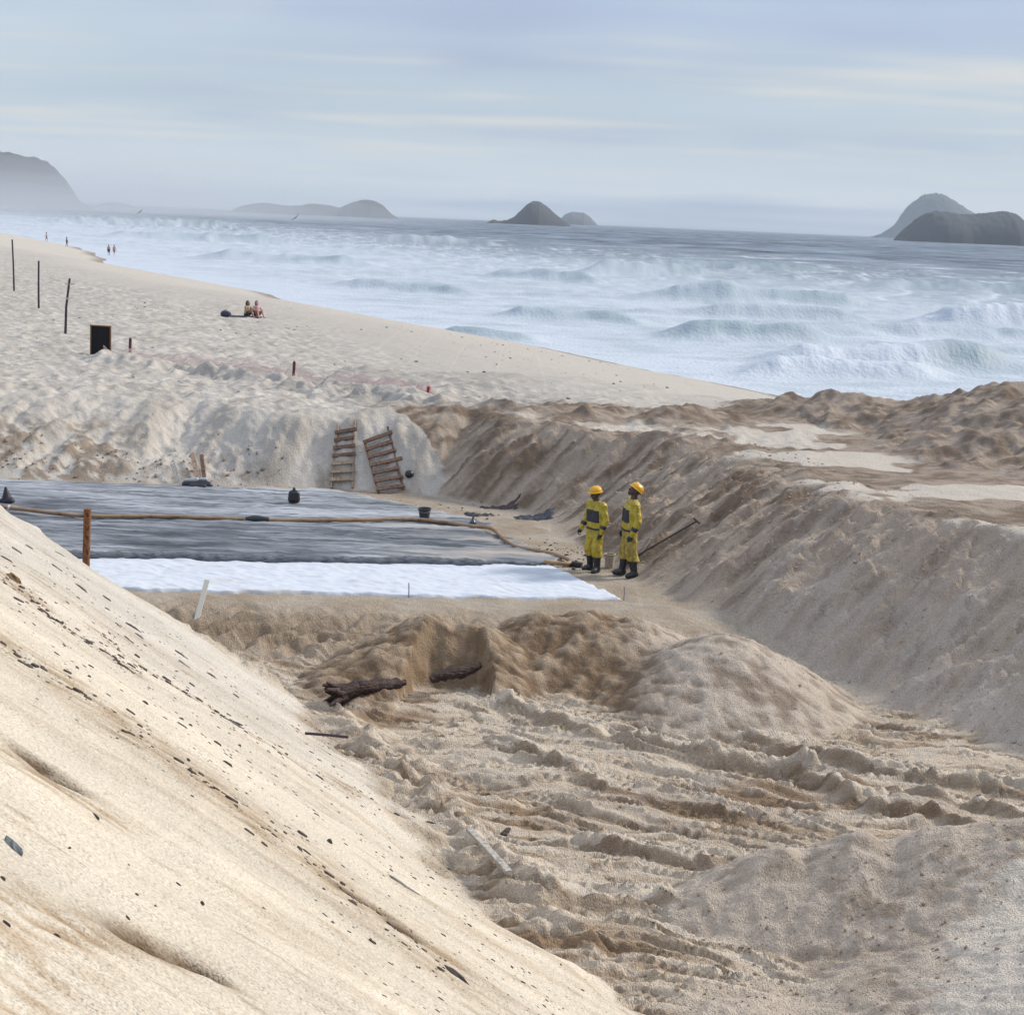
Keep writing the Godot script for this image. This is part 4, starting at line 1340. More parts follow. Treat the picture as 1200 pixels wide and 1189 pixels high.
func build_pit_things() -> void:
	var wood := noisy("brown_timber", Color(0.17, 0.10, 0.065), Color(0.06, 0.032, 0.024), 0.85, Vector3(2, 2, 2), 81, 1.0)
	var pale_wood := noisy("pale_timber", Color(0.36, 0.27, 0.185), Color(0.14, 0.085, 0.06), 0.85, Vector3(2, 2, 2), 82, 1.0)
	var grey_wood := noisy("grey_timber", Color(0.40, 0.38, 0.34), Color(0.2, 0.18, 0.155), 0.9, Vector3(2, 2, 2), 83, 1.0)
	var black := mat("black_plastic", Color(0.012, 0.012, 0.016), 0.4)
	# ladders
	var sets := [
		[Vector3(-4.68, 0, -38.95), Vector3(-4.13, 0, -38.95), Vector3(-4.68, 0, -40.2), Vector3(-4.24, 0, -40.2), "upright wooden ladder with seven rungs leaning on the end wall", 0.0, 7, 0.12, 0.86],
		[Vector3(-3.42, 0, -38.6), Vector3(-2.80, 0, -38.75), Vector3(-3.93, 0, -39.75), Vector3(-3.32, 0, -39.95), "tilted wooden ladder lying skewed beside the upright ladder", 0.12, 7, 0.05, 0.95]]
	for s in sets:
		var b0: Vector3 = s[0]
		var b1: Vector3 = s[1]
		var t0: Vector3 = s[2]
		var t1: Vector3 = s[3]
		for q in [b0, b1]:
			pass
		b0.y = gy(b0.x, b0.z) + 0.02
		b1.y = gy(b1.x, b1.z) + 0.02
		t0.y = gy(t0.x, t0.z) + 0.08
		t1.y = gy(t1.x, t1.z) + 0.08
		var o := (b0 + b1) / 2.0
		var t := thing("wooden_ladder", o)
		tag(t, s[4], "ladder", "ladders against the end wall")
		var across := (b1 - b0).normalized()
		var up := across.cross((t0 - b0).normalized()).normalized()
		if up.z < 0:
			up = -up
		# lift the ladder clear of the slope it leans on
		var lift := 0.0
		for i in 9:
			for pr in [[b0, t0], [b1, t1]]:
				var p: Vector3 = pr[0].lerp(pr[1], i / 8.0)
				lift = maxf(lift, gy(p.x, p.z) - p.y - 0.05)
		b0.y += lift * 0.3
		b1.y += lift * 0.3
		t0.y += lift
		t1.y += lift
		obj("rail", bar(b0 - o, t0 - o, 0.05, 0.08, up), pale_wood if s[5] == 0.0 else wood, t)
		obj("rail", bar(b1 - o, t1 - o + (t1 - b1).normalized() * s[5], 0.05, 0.08, up), pale_wood if s[5] == 0.0 else wood, t)
		for i in s[6]:
			var f: float = lerpf(s[7], s[8], float(i) / (s[6] - 1))
			var a := b0.lerp(t0, f) - o + up * 0.05
			var b := b1.lerp(t1, f) - o + up * 0.05
			var over: float = 0.04 + 0.03 * sin(i * 2.3)
			if s[5] > 0.0 and i == 3:
				over = 0.16
			obj("rung", bar(a - across * 0.05, b + across * over, 0.105, 0.04, up), pale_wood if i < 3 and s[5] == 0.0 else wood, t)
	# planks by the wall and a heap of cloth
	var pk := thing("plank", Vector3(-8.05, gy(-8.05, -38.75), -38.75))
	tag(pk, "brown plank leaning on the end wall above the bundle of cloth", "plank", "planks by the end wall")
	obj("board", bar(Vector3(0, 0.10, 0.1), Vector3(-0.33, gy(-8.38, -39.5) - pk.position.y + 0.22, -0.75), 0.12, 0.035, Vector3(0, 0.6, 1)), pale_wood, pk)
	var pk2 := thing("plank", Vector3(-7.88, gy(-7.88, -38.75), -38.75))
	tag(pk2, "reddish brown plank leaning on the end wall, right of the paler plank", "plank", "planks by the end wall")
	obj("board", bar(Vector3(0, 0.05, 0.1), Vector3(-0.28, gy(-8.16, -39.6) - pk2.position.y + 0.12, -0.85), 0.10, 0.035, Vector3(0, 0.6, 1)), wood, pk2)
	var pk3 := thing("plank", Vector3(-8.42, gy(-8.42, -38.4), -38.4))
	tag(pk3, "weathered grey plank leaning on the end wall left of the bundle", "plank", "planks by the end wall")
	obj("board", bar(Vector3(0, 0.02, 0.05), Vector3(-0.36, gy(-8.78, -39.0) - pk3.position.y + 0.2, -0.6), 0.13, 0.035, Vector3(0, 0.6, 1)), grey_wood, pk3)
	var bun := thing("cloth_bundle", Vector3(-8.0, gy(-8.0, -38.3), -38.3))
	tag(bun, "bundle of black and grey cloth at the foot of the end wall", "bundle")
	obj("dark_cloth", soft([[Vector3(-0.3, 0.08, 0), Vector3(0.05, 0.1, 0), 0.09, 0.12], [Vector3(0.12, 0.1, 0), Vector3(0.3, 0.08, 0.03), 0.13, 0.1], [Vector3(-0.1, 0.06, 0.1), Vector3(0.2, 0.06, 0.12), 0.07, 0.07]], 0.02, 0.04), black, bun)
	obj("grey_cloth", soft([[Vector3(-0.3, 0.17, -0.03), Vector3(0.0, 0.2, 0), 0.05, 0.07], [Vector3(0.1, 0.22, 0), Vector3(0.22, 0.23, 0.0), 0.05, 0.05]], 0.015, 0.03), mat("grey_cloth", Color(0.36, 0.38, 0.40), 0.8), bun)
	# black bag, black cloth cone, bucket, bottle, ball
	var bag := thing("black_bag", Vector3(-5.31, gy(-5.31, -36.72) + 0.03, -36.72))
	tag(bag, "black bag standing on the rear grey sheet left of the ladders", "bag")
	obj("sack", soft([[Vector3(-0.05, 0.1, 0), Vector3(-0.05, 0.24, 0), 0.10, 0.085], [Vector3(0.05, 0.1, 0), Vector3(0.05, 0.24, 0), 0.10, 0.085]], 0.012, 0.03, 0.0, [Plane(Vector3.DOWN, 0.0)]), black, bag)
	obj("neck", soft([[Vector3(0, 0.3, 0), Vector3(0, 0.37, 0), 0.05, 0.03]], 0.01, 0.02), black, bag)
	var heap := thing("black_cloth", Vector3(-11.77, gy(-11.77, -35.13) + 0.03, -35.13))
	tag(heap, "pointed black cloth heap on the rear sheet beside the foreground dune crest", "cloth heap")
	obj("fold", soft([[Vector3(0.0, 0.08, 0), Vector3(-0.03, 0.36, 0), 0.13, 0.03], [Vector3(-0.2, 0.04, 0.02), Vector3(0.1, 0.05, 0.03), 0.05, 0.09]], 0.014, 0.05, 0.0, [Plane(Vector3.DOWN, 0.0)]), mat("navy_black", Color(0.013, 0.012, 0.024), 0.6), heap)
	bucket(Vector3(-2.04, gy(-2.04, -35.27) + 0.03, -35.27), 0.15, 0.105, 0.27, mat("dark_bucket", Color(0.03, 0.035, 0.045), 0.45), "dark plastic bucket standing behind the hose on the grey sheet", false)
	bucket(Vector3(2.07, gy(2.07, -31.1), -31.1), 0.11, 0.09, 0.28, noisy("beige_bucket", Color(0.40, 0.36, 0.29), Color(0.24, 0.2, 0.15), 0.6, Vector3(3, 3, 3), 84), "sand coloured bucket standing between the two workers", true)
	var bot := thing("bottle", Vector3(-0.89, gy(-0.89, -34.9) + 0.02, -34.9))
	tag(bot, "small dark pointed bottle standing behind the hose in the sand", "bottle")
	obj("flask", lathe([Vector2(0.0, 0), Vector2(0.075, 0.0), Vector2(0.085, 0.05), Vector2(0.07, 0.1), Vector2(0.022, 0.16), Vector2(0.02, 0.24), Vector2(0.0, 0.245)], 14), mat("bottle_dark", Color(0.03, 0.04, 0.05), 0.3), bot)
	var ball := thing("black_ball", Vector3(-2.68, gy(-2.68, -38.95) + 0.07, -38.95))
	tag(ball, "black round ball on the sand right of the tilted ladder", "ball")
	obj("shell", soft([[Vector3.ZERO, Vector3(0.02, 0.0, 0), 0.105, 0.1]], 0.012, 0.02), black, ball)
	# dark tarpaulins in the sand at the back right
	tarp(Vector3(-0.3, 0, -37.3), 1.0, 0.28, Color(0.06, 0.03, 0.03), "dark reddish tarpaulin half buried at the foot of the bank", 3)
	tarp(Vector3(0.55, 0, -36.2), 1.1, 0.6, Color(0.03, 0.034, 0.05), "dark navy tarpaulin crumpled on the sand under the bank", 4)
	tarp(Vector3(-0.75, 0, -36.3), 0.8, 0.35, Color(0.035, 0.035, 0.05), "small dark cloth scrap between the tarpaulins and the bottle", 5)
	# hose
	var hp := [[-13.5, -33.9, 0.32], [-11.3, -33.85, 0.2], [-9.6, -33.7, 0.14], [-7.6, -33.95, 0.12], [-5.96, -34.1, 0.11], [-4.9, -34.2, 0.11], [-3.87, -34.3, 0.13], [-2.9, -34.75, 0.12], [-2.0, -34.9, 0.11], [-0.9, -34.5, 0.11], [-0.45, -34.1, 0.13], [-0.16, -33.1, 0.12], [0.12, -32.5, 0.1], [0.55, -32.1, 0.1], [0.95, -31.75, 0.1], [1.25, -31.3, 0.09], [1.15, -31.05, 0.09], [0.7, -31.05, 0.1]]
	var hpts := []
	for q in hp:
		hpts.append(Vector3(q[0], gy(q[0], q[1]) + q[2] - 0.01, q[1]))
	var hpath := smooth_path(hpts, 8)
	var ho := hpath[0]
	var local := PackedVector3Array()
	for p in hpath:
		local.append(p - ho)
	var hose := thing("hose", ho)
	tag(hose, "long brown suction hose lying across the grey sheets", "hose")
	var hr := PackedFloat32Array()
	for i in local.size():
		hr.append(0.044 * (1.0 + 0.05 * (i % 2)))
	obj("pipe", tube(local, hr, 10), noisy("hose_rubber", Color(0.30, 0.20, 0.115), Color(0.13, 0.065, 0.035), 0.55, Vector3(0.5, 0.5, 0.5), 85), hose)
	var cp := local[33]
	obj("coupling", tube(PackedVector3Array([cp - Vector3(0.22, 0, 0), cp - Vector3(0.05, -0.01, 0), cp + Vector3(0.08, 0.01, -0.01), cp + Vector3(0.3, 0, -0.02)]), PackedFloat32Array([0.062, 0.085, 0.08, 0.06]), 10, 0.3), black, hose)
	obj("band", tube(PackedVector3Array([local[8] - Vector3(0.02, 0, 0), local[8] + Vector3(0.02, 0, 0)]), even(2, 0.058), 10), mat("band_white", Color(0.6, 0.58, 0.55), 0.6), hose)
	obj("end_piece", bar(Vector3(1.25, gy(1.25, -31.2) + 0.06, -31.2) - ho, Vector3(1.5, gy(1.5, -31.1) + 0.05, -31.1) - ho, 0.1, 0.1), black, hose)
	# posts, stakes and rods
	var rust := noisy("rusty_timber", Color(0.24, 0.10, 0.032), Color(0.05, 0.016, 0.012), 0.8, Vector3(3, 1.5, 3), 86, 2.0)
	stake("timber_post", Vector3(-7.48, gy(-7.48, -26.3), -26.3), Vector3(0.035, 1, 0), 2.02, 0.11, rust, "rust brown square post standing at the edge of the foreground dune", "post")
	stake("white_stake", Vector3(-5.55, gy(-5.55, -26.3) - 0.05, -26.3), Vector3(0.12, 0.8, -0.6), 1.0, 0.09, mat("stake_white", Color(0.46, 0.45, 0.42), 0.85), "pale flat stake leaning in the sand in front of the white sheet", "stake")
	rod(Vector3(-1.86, gy(-1.86, -27.9), -27.9), 0.28, "thin grey rod at the middle of the white sheet's front edge")
	rod(Vector3(2.2, gy(2.2, -28.4), -28.4), 0.27, "thin grey rod at the right corner of the white sheet")
	# shovel leaning on the bank, and a bent wire beside it
	var sb := Vector3(2.62, 0, -31.0)
	sb.y = gy(sb.x, sb.z) + 0.03
	var top := Vector3(3.85, 0, -31.3)
	top.y = gy(top.x, top.z) + 0.12
	var sh := thing("shovel", sb)
	tag(sh, "long handled shovel lying up the bank behind the right worker", "shovel")
	var v := top - sb
	obj("handle", tube(PackedVector3Array([Vector3.ZERO, v]), even(2, 0.02), 8), mat("dark_handle", Color(0.05, 0.03, 0.028), 0.6), sh)
	var gdir := Vector3(0.7, -0.55, 0.3).normalized()
	obj("grip", tube(PackedVector3Array([v - gdir * 0.085, v + gdir * 0.085]), even(2, 0.026), 8), mat("dark_handle", Color.BLACK), sh)
	var fwd := -v.normalized()
	obj("blade", soft([[fwd * 0.0, fwd * 0.2, 0.035, 0.07], [fwd * 0.05 + Vector3(0, 0, 0.05), fwd * 0.2 + Vector3(0, 0, 0.06), 0.03, 0.03], [fwd * 0.05 - Vector3(0, 0, 0.05), fwd * 0.2 - Vector3(0, 0, 0.06), 0.03, 0.03]], 0.012, 0.02), mat("dark_handle", Color.BLACK), sh)
	var wp := []
	for q in [[2.6, -31.0, 0.02], [2.72, -31.05, 0.12], [2.86, -31.1, 0.32], [2.93, -31.12, 0.5]]:
		wp.append(Vector3(q[0], gy(2.6, -31.0) + q[2], q[1]))
	var wpath := smooth_path(wp, 5)
	tag(obj("bent_wire", tube(wpath, even(wpath.size(), 0.012), 6), mat("wire_pale", Color(0.42, 0.38, 0.33), 0.7)), "thin pale bent wire sticking up beside the shovel", "wire")
	# trunks in the brown heap
	var bark := noisy("wet_bark", Color(0.05, 0.024, 0.018), Color(0.010, 0.006, 0.006), 0.75, Vector3(0.8, 2.5, 2.5), 87, 3.5)
	log_with_roots(Vector3(-2.62, -0.48, -23.35), Vector3(-1.62, -0.40, -24.0), 0.115, bark)
	var t2 := []
	for i in 6:
		t2.append(Vector3(-1.2, -0.40, -24.08).lerp(Vector3(-0.40, -0.22, -24.45), i / 5.0) + Vector3(0, 0.02 * sin(i * 1.3), 0))
	var l2 := thing("tree_trunk", t2[0])
	tag(l2, "dark trunk end poking from the brown heap, right of the rooted trunk", "trunk", "dark trunks in the brown sand heap")
	var t2l := PackedVector3Array()
	for p in smooth_path(t2, 4):
		t2l.append(p - l2.position)
	var r2 := PackedFloat32Array()
	for i in t2l.size():
		r2.append(0.11 * sin(PI * (0.2 + 0.7 * i / t2l.size())))
	obj("trunk", tube(t2l, r2, 12, 0.6, 4), bark, l2)
	# plank in the foreground, dark pole on the dune toe, rocks
	var fp := thing("plank", Vector3(-0.36, maxf(gy(-0.36, -17.9), gy(-0.18, -17.45)) + 0.13, -17.9))
	tag(fp, "narrow weathered plank lying on the pit floor near the dune toe", "plank")
	obj("board", bar(Vector3.ZERO, Vector3(0.5, maxf(gy(0.16, -16.75), gy(0.05, -17.0)) - fp.position.y + 0.08, 1.3), 0.09, 0.045, Vector3.UP, 0.15, 0.01), grey_wood, fp)
	var pz := -20.2
	var px0 := -2.72
	var py := gy(px0, pz)
	var pole := obj("dark_pole", tube(PackedVector3Array([Vector3.ZERO, Vector3(0.3, -0.01, 0.0), Vector3(0.6, -0.03, 0.0)]), even(3, 0.021), 8), mat("pole_dark", Color(0.035, 0.02, 0.03), 0.5), null, Transform3D(Basis(), Vector3(px0, py + 0.06, pz)))
	tag(pole, "thin dark pole jutting sideways from the foot of the dune", "pole")
	# spoil: dark wet clods and scraps around the hose end
	scatter("mud_clods", 240, func() -> Vector2: return Vector2(rng.randfn(0.75, 0.55), rng.randfn(-31.9, 0.7)), 0.03, 0.12, Color(0.06, 0.05, 0.042), "dark wet clods scattered around the hose end", 6)
	scatter("cloth_scraps", 90, func() -> Vector2: return Vector2(rng.randf_range(-3.2, -0.2), rng.randf_range(-37.8, -35.6)), 0.02, 0.10, Color(0.05, 0.05, 0.06), "small dark scraps strewn on the sand behind the bucket", 7)


func bucket(at: Vector3, r1: float, r0: float, h: float, m: Material, label: String, plain: bool) -> void:
	var b := thing("bucket", at)
	tag(b, label, "bucket", "buckets in the pit")
	obj("pail", lathe([Vector2(0, 0.0), Vector2(r0, 0.0), Vector2(r1, h), Vector2(r1 + 0.012, h), Vector2(r1 + 0.012, h + 0.015), Vector2(r1 - 0.008, h + 0.015), Vector2(r0 - 0.008, 0.015), Vector2(0, 0.015)], 18), m, b)
	var hp := []
	for i in 9:
		var a := PI * i / 8.0
		hp.append(Vector3(cos(a) * r1, h - 0.02 + (0.02 if plain else -0.05) * sin(a), sin(a) * r1 * 1.02))
	var p := smooth_path(hp, 2)
	obj("handle", tube(p, even(p.size(), 0.006), 5), mat("handle_metal", Color(0.2, 0.2, 0.2), 0.5), b)


func tarp(at: Vector3, w: float, d: float, c: Color, label: String, seed_: int) -> void:
	var st := SurfaceTool.new()
	st.begin(Mesh.PRIMITIVE_TRIANGLES)
	var nx := 26
	var nzz := 14
	var y0 := gy(at.x, at.z)
	var o := Vector3(at.x, y0, at.z)
	for i in nzz + 1:
		for j in nx + 1:
			var u := 2.0 * j / nx - 1.0
			var v := 2.0 * i / nzz - 1.0
			var edge := 1.0 - maxf(absf(u), absf(v)) + 0.5 * nb.get_noise_2d(u * 1.5 + seed_ * 9.0, v * 1.5)
			var x := at.x + u * w * 0.5
			var z := at.z + v * d * 0.5
			var y := gy(x, z) - y0 + lerpf(-0.06, 0.02 + 0.09 * absf(nb.get_noise_2d(u * 2.0 + seed_ * 5.0, v * 1.4)), smoothstep(0.0, 0.35, edge))
			st.add_vertex(Vector3(x - o.x, y, z - o.z))
	for i in nzz:
		for j in nx:
			var p := i * (nx + 1) + j
			for k in [p, p + 1, p + nx + 1, p + 1, p + nx + 2, p + nx + 1]:
				st.add_index(k)
	st.generate_normals()
	tag(obj("tarpaulin", st.commit(), noisy("tarp_%d" % seed_, c, c.darkened(0.6), 0.5, Vector3(2, 2, 2), 90 + seed_), null, Transform3D(Basis(), o)), label, "tarpaulin", "dark tarpaulins at the foot of the bank")


func stake(called: String, at: Vector3, dir: Vector3, len: float, w: float, m: Material, label: String, category: String) -> void:
	var t := thing(called, at)
	tag(t, label, category)
	obj("shaft", bar(Vector3.ZERO, dir.normalized() * len, w, w * (1.0 if called == "timber_post" else 0.35), Vector3(0, 0, 1), 0.12), m, t)


func rod(at: Vector3, h: float, label: String) -> void:
	tag(obj("rod", tube(PackedVector3Array([Vector3(0, -0.1, 0), Vector3(0.0, h * 0.5, 0), Vector3(-0.006, h, 0)]), even(3, 0.011), 6), mat("rod_grey", Color(0.16, 0.16, 0.18), 0.6), null, Transform3D(Basis(), at)), label, "rod", "thin rods at the white sheet")


func log_with_roots(a: Vector3, b: Vector3, r: float, m: Material) -> void:
	var t := thing("tree_trunk", a)
	tag(t, "dark wet trunk with a broken root end, lying at the foot of the brown heap", "trunk", "dark trunks in the brown sand heap")
	var pts := PackedVector3Array()
	var rad := PackedFloat32Array()
	for i in 21:
		var f := i / 20.0
		pts.append((b - a) * f + Vector3(0, 0.035 * sin(f * 5.0), 0))
		rad.append(r * lerpf(1.15, 0.75, f) * (1.0 + 0.25 * exp(-f * 9.0)) * (1.0 if f < 0.93 else 0.6))
	obj("trunk", tube(pts, rad, 14, 0.7, 2), m, t)
	var dir := (b - a).normalized()
	var s := dir.cross(Vector3.UP).normalized()
	for i in 11:
		var ang := TAU * i / 11.0 + rng.randf() * 0.5
		var out := s * cos(ang) + Vector3.UP * sin(ang)
		var p0 := out * r * 0.6 + dir * 0.1
		var p1 := out * r * 1.3 - dir * rng.randf_range(0.02, 0.12)
		var p2 := p1 + (out * 0.5 - dir * 0.8 + Vector3(0, rng.randf_range(-0.4, 0.4), 0)).normalized() * rng.randf_range(0.08, 0.2)
		obj("root", tube(PackedVector3Array([p0, p1, p2]), PackedFloat32Array([0.06, 0.045, 0.02]), 7, 0.4, i), m, t)


func scatter(called: String, n: int, where: Callable, s0: float, s1: float, c: Color, label: String, seed_: int, flat := 0.5, along := 0.0) -> void:
	var mm := MultiMesh.new()
	mm.transform_format = MultiMesh.TRANSFORM_3D
	mm.mesh = stone(Vector3(1, flat, 0.75), seed_, 0.4, 4, 6)
	mm.instance_count = n
	for i in n:
		var p: Vector2 = where.call()
		var size := s0 * pow(s1 / s0, pow(rng.randf(), 2.2))
		var yaw := rng.randf() * TAU if along == 0.0 else along + rng.randfn(0.0, 0.25)
		var nn := slope_normal(p.x, p.y)
		var bx := Vector3(cos(yaw), 0, sin(yaw))
		bx = (bx - nn * bx.dot(nn)).normalized()
		var stretch := 1.0 if along == 0.0 else rng.randf_range(1.0, 2.4)
		mm.set_instance_transform(i, Transform3D(Basis(bx * size * stretch, nn * size, bx.cross(nn) * size), Vector3(p.x, gy(p.x, p.y) + size * 0.08, p.y)))
	var o := MultiMeshInstance3D.new()
	o.name = numbered(called)
	o.multimesh = mm
	o.material_override = mat(called + "_tone", c, 0.85)
	add_child(o, true)
	tag(o, label, "debris", "", "stuff")


func sitter(at: Vector3, yaw: float, skin: Color, top: Color, hair: Color, lean: float, label: String) -> void:
	var t := thing("person", at, Basis(Vector3.UP, yaw).scaled(Vector3.ONE * 0.9))
	tag(t, label, "person", "pair of people sitting on the beach")
	var hip := Vector3(0, 0.12, 0)
	var neck := Vector3(0, 0.62, lean)
	var head := Vector3(0, 0.77, lean + 0.04)
	var sk := mat("skin_%d" % int(skin.r * 1000), skin, 0.6)
	var b := [[hip, neck - Vector3(0, 0.1, 0), 0.15, 0.14], [neck - Vector3(0.16, 0.06, 0), neck - Vector3(-0.16, 0.06, 0), 0.06, 0.06], [neck, head, 0.05, 0.06]]
	for s in [-1.0, 1.0]:
		var kn := Vector3(0.14 * s, 0.40, 0.42)
		b.append_array([[hip + Vector3(0.09 * s, 0, 0), kn, 0.09, 0.065], [kn, Vector3(0.15 * s, 0.06, 0.62), 0.06, 0.045], [Vector3(0.15 * s, 0.05, 0.62), Vector3(0.16 * s, 0.04, 0.8), 0.045, 0.03]])
		var el := Vector3(0.27 * s, 0.36, 0.16 + lean)
		var wr := Vector3(0.16 * s, 0.40, 0.40)
		b.append_array([[neck - Vector3(-0.18 * s, 0.06, 0), el, 0.05, 0.042], [el, wr, 0.042, 0.03]])
	var hands := []
	for s in [-1.0, 1.0]:
		hands.append(soft(hand_bones(Vector3(0.16 * s, 0.40, 0.40), Vector3(-0.3 * s, 0.1, 0.9).normalized(), Vector3(0, -1, 0), Vector3(-s, 0, 0)), 0.01, 0.01))
	obj("body", joined([soft(b, 0.024, 0.05), soft(head_bones(head, Vector3(0, 0, 1), Vector3.UP), 0.013, 0.02)] + hands), sk, t)
	obj("shirt", soft([[hip + Vector3(0, 0.04, 0), neck - Vector3(0, 0.1, 0), 0.165, 0.155], [neck - Vector3(0.15, 0.06, 0), neck - Vector3(-0.15, 0.06, 0), 0.075, 0.075]], 0.022, 0.05, 0.0, [Plane(Vector3.UP, neck.y - 0.0)]), mat("shirt_%d" % int(top.g * 1000), top, 0.85), t)
	obj("hair", soft([[head + Vector3(0, 0.05, -0.03), head + Vector3(0, 0.0, -0.06), 0.1, 0.09], [head + Vector3(0, 0.0, -0.07), head + Vector3(0, -0.2, -0.1), 0.08, 0.06]], 0.018, 0.04), mat("hair_dark", hair, 0.7), t)
	obj("shorts", soft([[hip + Vector3(-0.08, 0, 0), hip + Vector3(-0.12, 0.13, 0.2), 0.11, 0.095], [hip + Vector3(0.08, 0, 0), hip + Vector3(0.12, 0.13, 0.2), 0.11, 0.095]], 0.022, 0.04), mat("shorts_dark", Color(0.04, 0.03, 0.045), 0.8), t)


func walker(at: Vector3, yaw: float, skin: Color, cloth: Color, label: String) -> void:
	var t := thing("person", at, Basis(Vector3.UP, yaw))
	tag(t, label, "person", "people walking in the wash")
	var sk := mat("skin_%d" % int(skin.r * 1000), skin, 0.6)
	var b := [[Vector3(0, 0.95, 0), Vector3(0, 1.32, 0), 0.14, 0.15], [Vector3(-0.18, 1.4, 0), Vector3(0.18, 1.4, 0), 0.06, 0.06], [Vector3(0, 1.45, 0), Vector3(0, 1.6, 0.02), 0.055, 0.06]]
	for s in [-1.0, 1.0]:
		var kn := Vector3(0.1 * s, 0.5, 0.1 * s)
		b.append_array([[Vector3(0.09 * s, 0.9, 0), kn, 0.09, 0.06], [kn, Vector3(0.1 * s, 0.07, 0.18 * s - 0.05), 0.055, 0.04], [Vector3(0.1 * s, 0.05, 0.18 * s - 0.05), Vector3(0.11 * s, 0.03, 0.18 * s + 0.1), 0.04, 0.03]])
		b.append_array([[Vector3(0.2 * s, 1.4, 0), Vector3(0.25 * s, 1.12, -0.1 * s), 0.05, 0.042], [Vector3(0.25 * s, 1.12, -0.1 * s), Vector3(0.24 * s, 0.88, -0.1 * s + 0.08), 0.04, 0.03]])
	var hands := []
	for s in [-1.0, 1.0]:
		hands.append(soft(hand_bones(Vector3(0.24 * s, 0.88, -0.1 * s + 0.08), Vector3(0, -1, 0.1).normalized(), Vector3(-s, 0, 0), Vector3(0, 0, 1)), 0.012, 0.012))
	obj("body", joined([soft(b, 0.03, 0.05), soft(head_bones(Vector3(0, 1.64, 0.02), Vector3(0, 0, 1), Vector3.UP), 0.016, 0.02)] + hands), sk, t)
	obj("shorts", soft([[Vector3(-0.06, 0.95, 0), Vector3(0.06, 0.95, 0), 0.16, 0.16], [Vector3(-0.09, 0.88, 0), Vector3(-0.1, 0.62, -0.05), 0.11, 0.1], [Vector3(0.09, 0.88, 0), Vector3(0.1, 0.62, 0.05), 0.11, 0.1]], 0.03, 0.05), mat("walker_cloth_%d" % int(cloth.r * 1000), cloth, 0.8), t)
	obj("hair", soft([[Vector3(0, 1.7, 0), Vector3(0, 1.66, -0.04), 0.1, 0.09]], 0.02, 0.03), mat("hair_dark", Color(0.02, 0.015, 0.013), 0.7), t)


